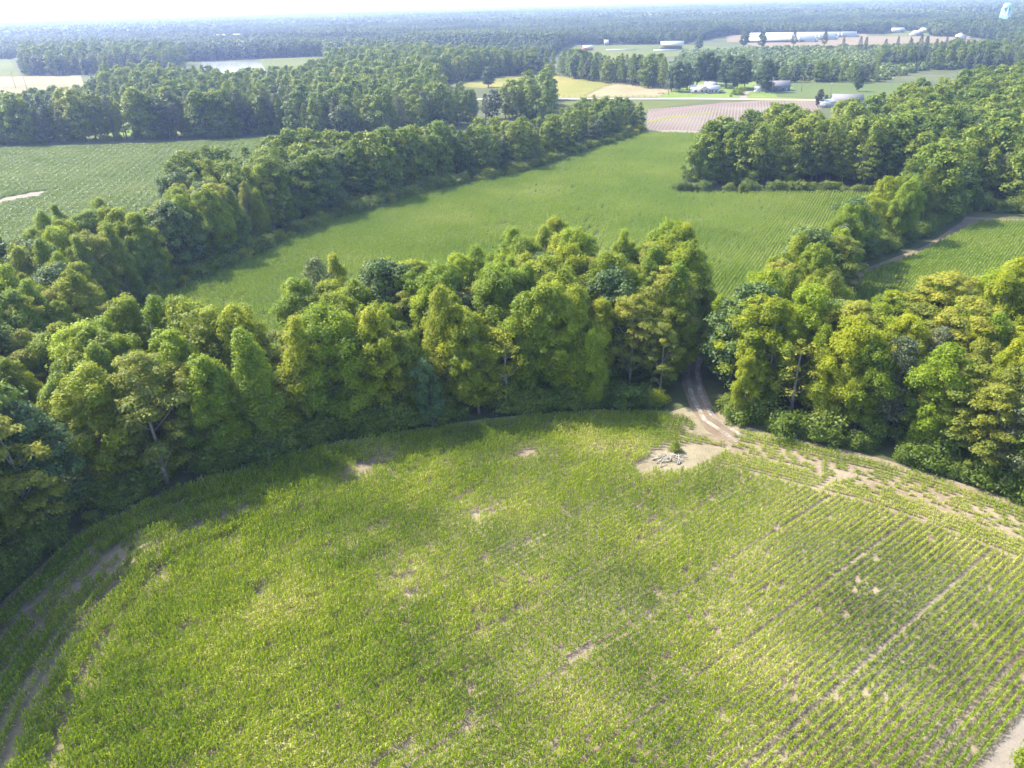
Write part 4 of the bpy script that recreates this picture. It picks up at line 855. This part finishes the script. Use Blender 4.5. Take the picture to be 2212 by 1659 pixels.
# white storage shed with lean-to on the far tan field
e = gable('shed', 2084, 86, 13, 12, 5.5, 3, 1.2, MT['white'], MT['whiteroof'], 'white gabled shed with open lean-to at the right end of far tan field', 'shed')
MB().add([(-8, -9, 3.2), (8, -9, 3.2), (8, -.6, 4.6), (-8, -.6, 4.6), (-8, -9, 3.4), (8, -9, 3.4), (8, -.6, 4.8), (-8, -.6, 4.8)], [(3, 2, 1, 0), (4, 5, 6, 7), (0, 1, 5, 4), (1, 2, 6, 5), (2, 3, 7, 6), (3, 0, 4, 7)]).build('lean_to_roof', MT['whiteroof'], e)
for x_ in (-7, 0, 7): MB().box(x_-.15, x_+.15, -8.8, -8.5, 0, 3.2).build('post', MT['wood'], e)
FAR = [(1941, 71, 20, 'white gabled house at the far edge of the tan field'), (2003, 71, 18, 'small white house between trees right of the far gabled house'), (1985, 77.5, 15, 'low white shed at the back edge of the far tan field'),
    (466, 82, 13, 'leftmost pale building of the far hamlet'), (484, 81.5, 9, 'small pale building second from left in the far hamlet'), (512, 81, 17, 'longest pale building of the far hamlet'), (560, 80.5, 12, 'pale building right of the middle of the far hamlet'), (628, 80, 18, 'brownish pale building at the right end of the far hamlet'),
    (1470, 79, 40, 'pale low roof glimpsed in trees left of the long sheds'), (1310, 98.5, 6, 'tiny white shed at the back of the far green field'), (1915, 25, 60, 'pale warehouse row far off left of the water tower'), (1945, 24.5, 50, 'pale warehouse far off, nearest the water tower')]
for k, (px, py, w, lab) in enumerate(FAR): gable('house' if w < 30 else 'warehouse', px, py, w, 12 if w > 8 else 5, 4.5, 3, .2*(k % 3), MT['white'], MT['whiteroof'], lab, 'building', .6, win=[(-w/4, 1.5, 1.2, 2.6), (w/4, 1.5, 1.2, 2.6)])
# water tower
def tower():
    D = 1600.0; c = gp(2171, 60); c = c/np.hypot(*c)*D; c = c+np.array([-3.5, 3.0])
    e = empty('water_tower', (c[0], c[1], 0)); tag(e, 'pale aqua water tower on slender legs rising above the far woods', 'water tower')
    R = 6.3; zc = 35.0; v = []; f = []; n = 20; prof = [(.01, zc-5.4), (2, zc-5), (4.4, zc-4), (5.9, zc-2.2), (6.3, zc-.7), (6.3, zc+.8), (5.8, zc+2.9), (4.4, zc+4.7), (2.4, zc+5.7), (.01, zc+6)]
    for r, z in prof:
        for i in range(n): v.append((r*math.cos(6.2832*i/n), r*math.sin(6.2832*i/n), z))
    for k in range(len(prof)-1): f += [(k*n+i, k*n+(i+1) % n, (k+1)*n+(i+1) % n, (k+1)*n+i) for i in range(n)]
    link('tank', mesh_np('tank', np.array(v), f, MT['aqua'], smooth=True), e)
    for i in range(6):
        a = i*math.pi/3+.3; MB().tube((8.5*math.cos(a), 8.5*math.sin(a), 0), (6.1*math.cos(a), 6.1*math.sin(a), zc-1.5), 1.0, 1.0, 8).build('leg', MT['aqua'], e)
    MB().tube((0, 0, 0), (0, 0, zc-5), 1.3, 1.3, 10).build('riser_pipe', MT['aqua'], e)
    br = MB()
    for z in (11, 21):
        r = 8.5-2.4*z/(zc-2)
        for i in range(6): a = i*math.pi/3+.3; b = a+math.pi/3; br.tube((r*math.cos(a), r*math.sin(a), z), (r*math.cos(b), r*math.sin(b), z), .2, .2, 4)
    br.build('brace_ring', MT['aqua'], e)
    MB().tube((0, 0, zc-1.3), (0, 0, zc-1.0), 7, 7, 20).build('catwalk', MT['aqua'], e)
tower()
# poles
def pole(px, py, h, label, arm=True, full=True):
    c = gf(px, py) if full else gp(px, py); e = empty('utility_pole', (c[0], c[1], 0), ra); tag(e, label, 'utility pole', 'utility poles')
    MB().tube((0, 0, 0), (0, 0, h), .2, .14, 8).build('pole', MT['wood'], e)
    if arm:
        MB().box(-1.2, 1.2, .15, .27, h-.9, h-.75).build('crossarm', MT['wood'], e)
        for x_ in (-1, 0, 1): MB().tube((x_, .2, h-.75), (x_, .2, h-.5), .07).build('insulator', MT['metalgrey'], e)
    else:
        MB().box(-.12, .12, -1.3, 0, h-.3, h-.15).build('lamp_arm', MT['metalgrey'], e); MB().box(-.25, .25, -1.7, -1.2, h-.4, h-.15).build('lamp_head', MT['white'], e)
pole(3014, 368, 11, 'wooden utility pole in front of the wide oak by the road'); pole(3130, 358, 9, 'thin pole on the lawn right of the blue-grey house', False); pole(3240, 389, 10, 'pole with pale lamp left of the grey-roofed house', False)
pole(2611, 372, 11, 'wooden utility pole at the right end of the hay field'); pole(62, 345, 14, 'leaning thin utility pole in the tan field, left one'); pole(105, 348, 13, 'thin utility pole in the tan field, right one'); pole(125, 452, 11, 'utility pole with crossarm above the pale house on the left')
# car beside the ranch house, bins, trough
def car(px, py, ang, label):
    c = gp(px, py); e = empty('parked_car', (c[0], c[1], .1), ang); tag(e, label, 'car')
    MB().add([(-2.3,-.9,.3),(2.3,-.9,.3),(2.3,.9,.3),(-2.3,.9,.3),(-2.25,-.88,.95),(2.2,-.88,.85),(2.2,.88,.85),(-2.25,.88,.95)], [(3,2,1,0),(4,5,6,7),(0,1,5,4),(1,2,6,5),(2,3,7,6),(3,0,4,7)]).build('body', MT['car'], e)
    MB().add([(-1.8,-.8,.93),(1.0,-.8,.88),(1.0,.8,.88),(-1.8,.8,.93),(-1.3,-.68,1.5),(.3,-.68,1.5),(.3,.68,1.5),(-1.3,.68,1.5)], [(4,5,6,7),(0,1,5,4),(1,2,6,5),(2,3,7,6),(3,0,4,7)]).build('window', MT['glass'], e)
    MB().box(-1.28, .28, -.66, .66, 1.503, 1.55).build('roof', MT['car'], e)
    for x_ in (-1.4, 1.4):
        for y_ in (-.92, .72): MB().tube((x_, y_, .33), (x_, y_+.2, .33), .33, .33, 12).build('wheel', MT['tyre'], e)
car(1561, 200, ra, 'white car parked at the right end of the white ranch house'); car(1636, 199, ra+.4, 'white car parked under the wide oak by the driveway')
for k, px in enumerate((1577, 1580)):
    c = gp(px, 209.4); e = empty('wheelie_bin', (c[0], c[1], .1), ra); tag(e, '%s of two black bins at the roadside' % ['left', 'right'][k], 'bin', 'black roadside bins')
    MB().add([(-.28,-.3,0),(.28,-.3,0),(.28,.3,0),(-.28,.3,0),(-.36,-.38,1.05),(.36,-.38,1.05),(.36,.38,1.05),(-.36,.38,1.05)], [(3,2,1,0),(4,5,6,7),(0,1,5,4),(1,2,6,5),(2,3,7,6),(3,0,4,7)]).build('body', MT['black'], e); MB().box(-.4, .4, -.42, .4, 1.053, 1.13).build('lid', MT['black'], e)
c = gf(2582, 368); e = empty('hay_feeder', (c[0], c[1], .1), ra); tag(e, 'rusty low feeder standing in the hay field near the road', 'feeder')
MB().box(-2.2, 2.2, -.6, .6, .5, 1.0).build('trough', MT['rust'], e)
for x_ in (-2, 2):
    for y_ in (-.5, .4): MB().box(x_-.08, x_+.08, y_, y_+.12, 0, .5).build('leg', MT['rust'], e)
def fence(pts, label, step=4.0):
    L = resample(np.array(pts), step); e = empty('fence', (L[0][0], L[0][1], .1)); tag(e, label, 'fence')
    for p in L[:90]: MB().box(p[0]-L[0][0]-.08, p[0]-L[0][0]+.08, p[1]-L[0][1]-.08, p[1]-L[0][1]+.08, 0, 1.4).build('post', MT['wood'], e)
    w = MB()
    for z in (.5, .9, 1.3): w.path([(p[0]-L[0][0], p[1]-L[0][1], z) for p in L], [.02]*len(L), 3)
    w.build('wire', MT['metalgrey'], e)
fence([gp(1205, 210.3), gp(1440, 210.3)], 'wire fence with wooden posts along the road side of the pasture'); fence([gp(1262, 209), gp(1300, 190), gp(1370, 171), gp(1378, 166)], 'fence line dividing the green pasture from the hay field'); fence([gp(1322, 183), gp(1400, 181), gp(1450, 180)], 'fence crossing the hay field from left to right')

# ------------------------------------------------------------------ haze in the air
hm, hn, ho = new_mat('haze_air'); pv = ND(hn, 'ShaderNodeVolumePrincipled'); pv.inputs['Color'].default_value = (.42, .55, 1.0, 1); pv.inputs['Absorption Color'].default_value = (1, 1, 1, 1)
pv.inputs['Density'].default_value = .000185; pv.inputs['Anisotropy'].default_value = .3; hn.links.new(pv.outputs[0], ho.inputs['Volume'])
hb = MB().box(-R0-50, R0+50, -650, R0+50, -1.0, 61.0).build('haze', hm); tag(hb, kind='stuff')
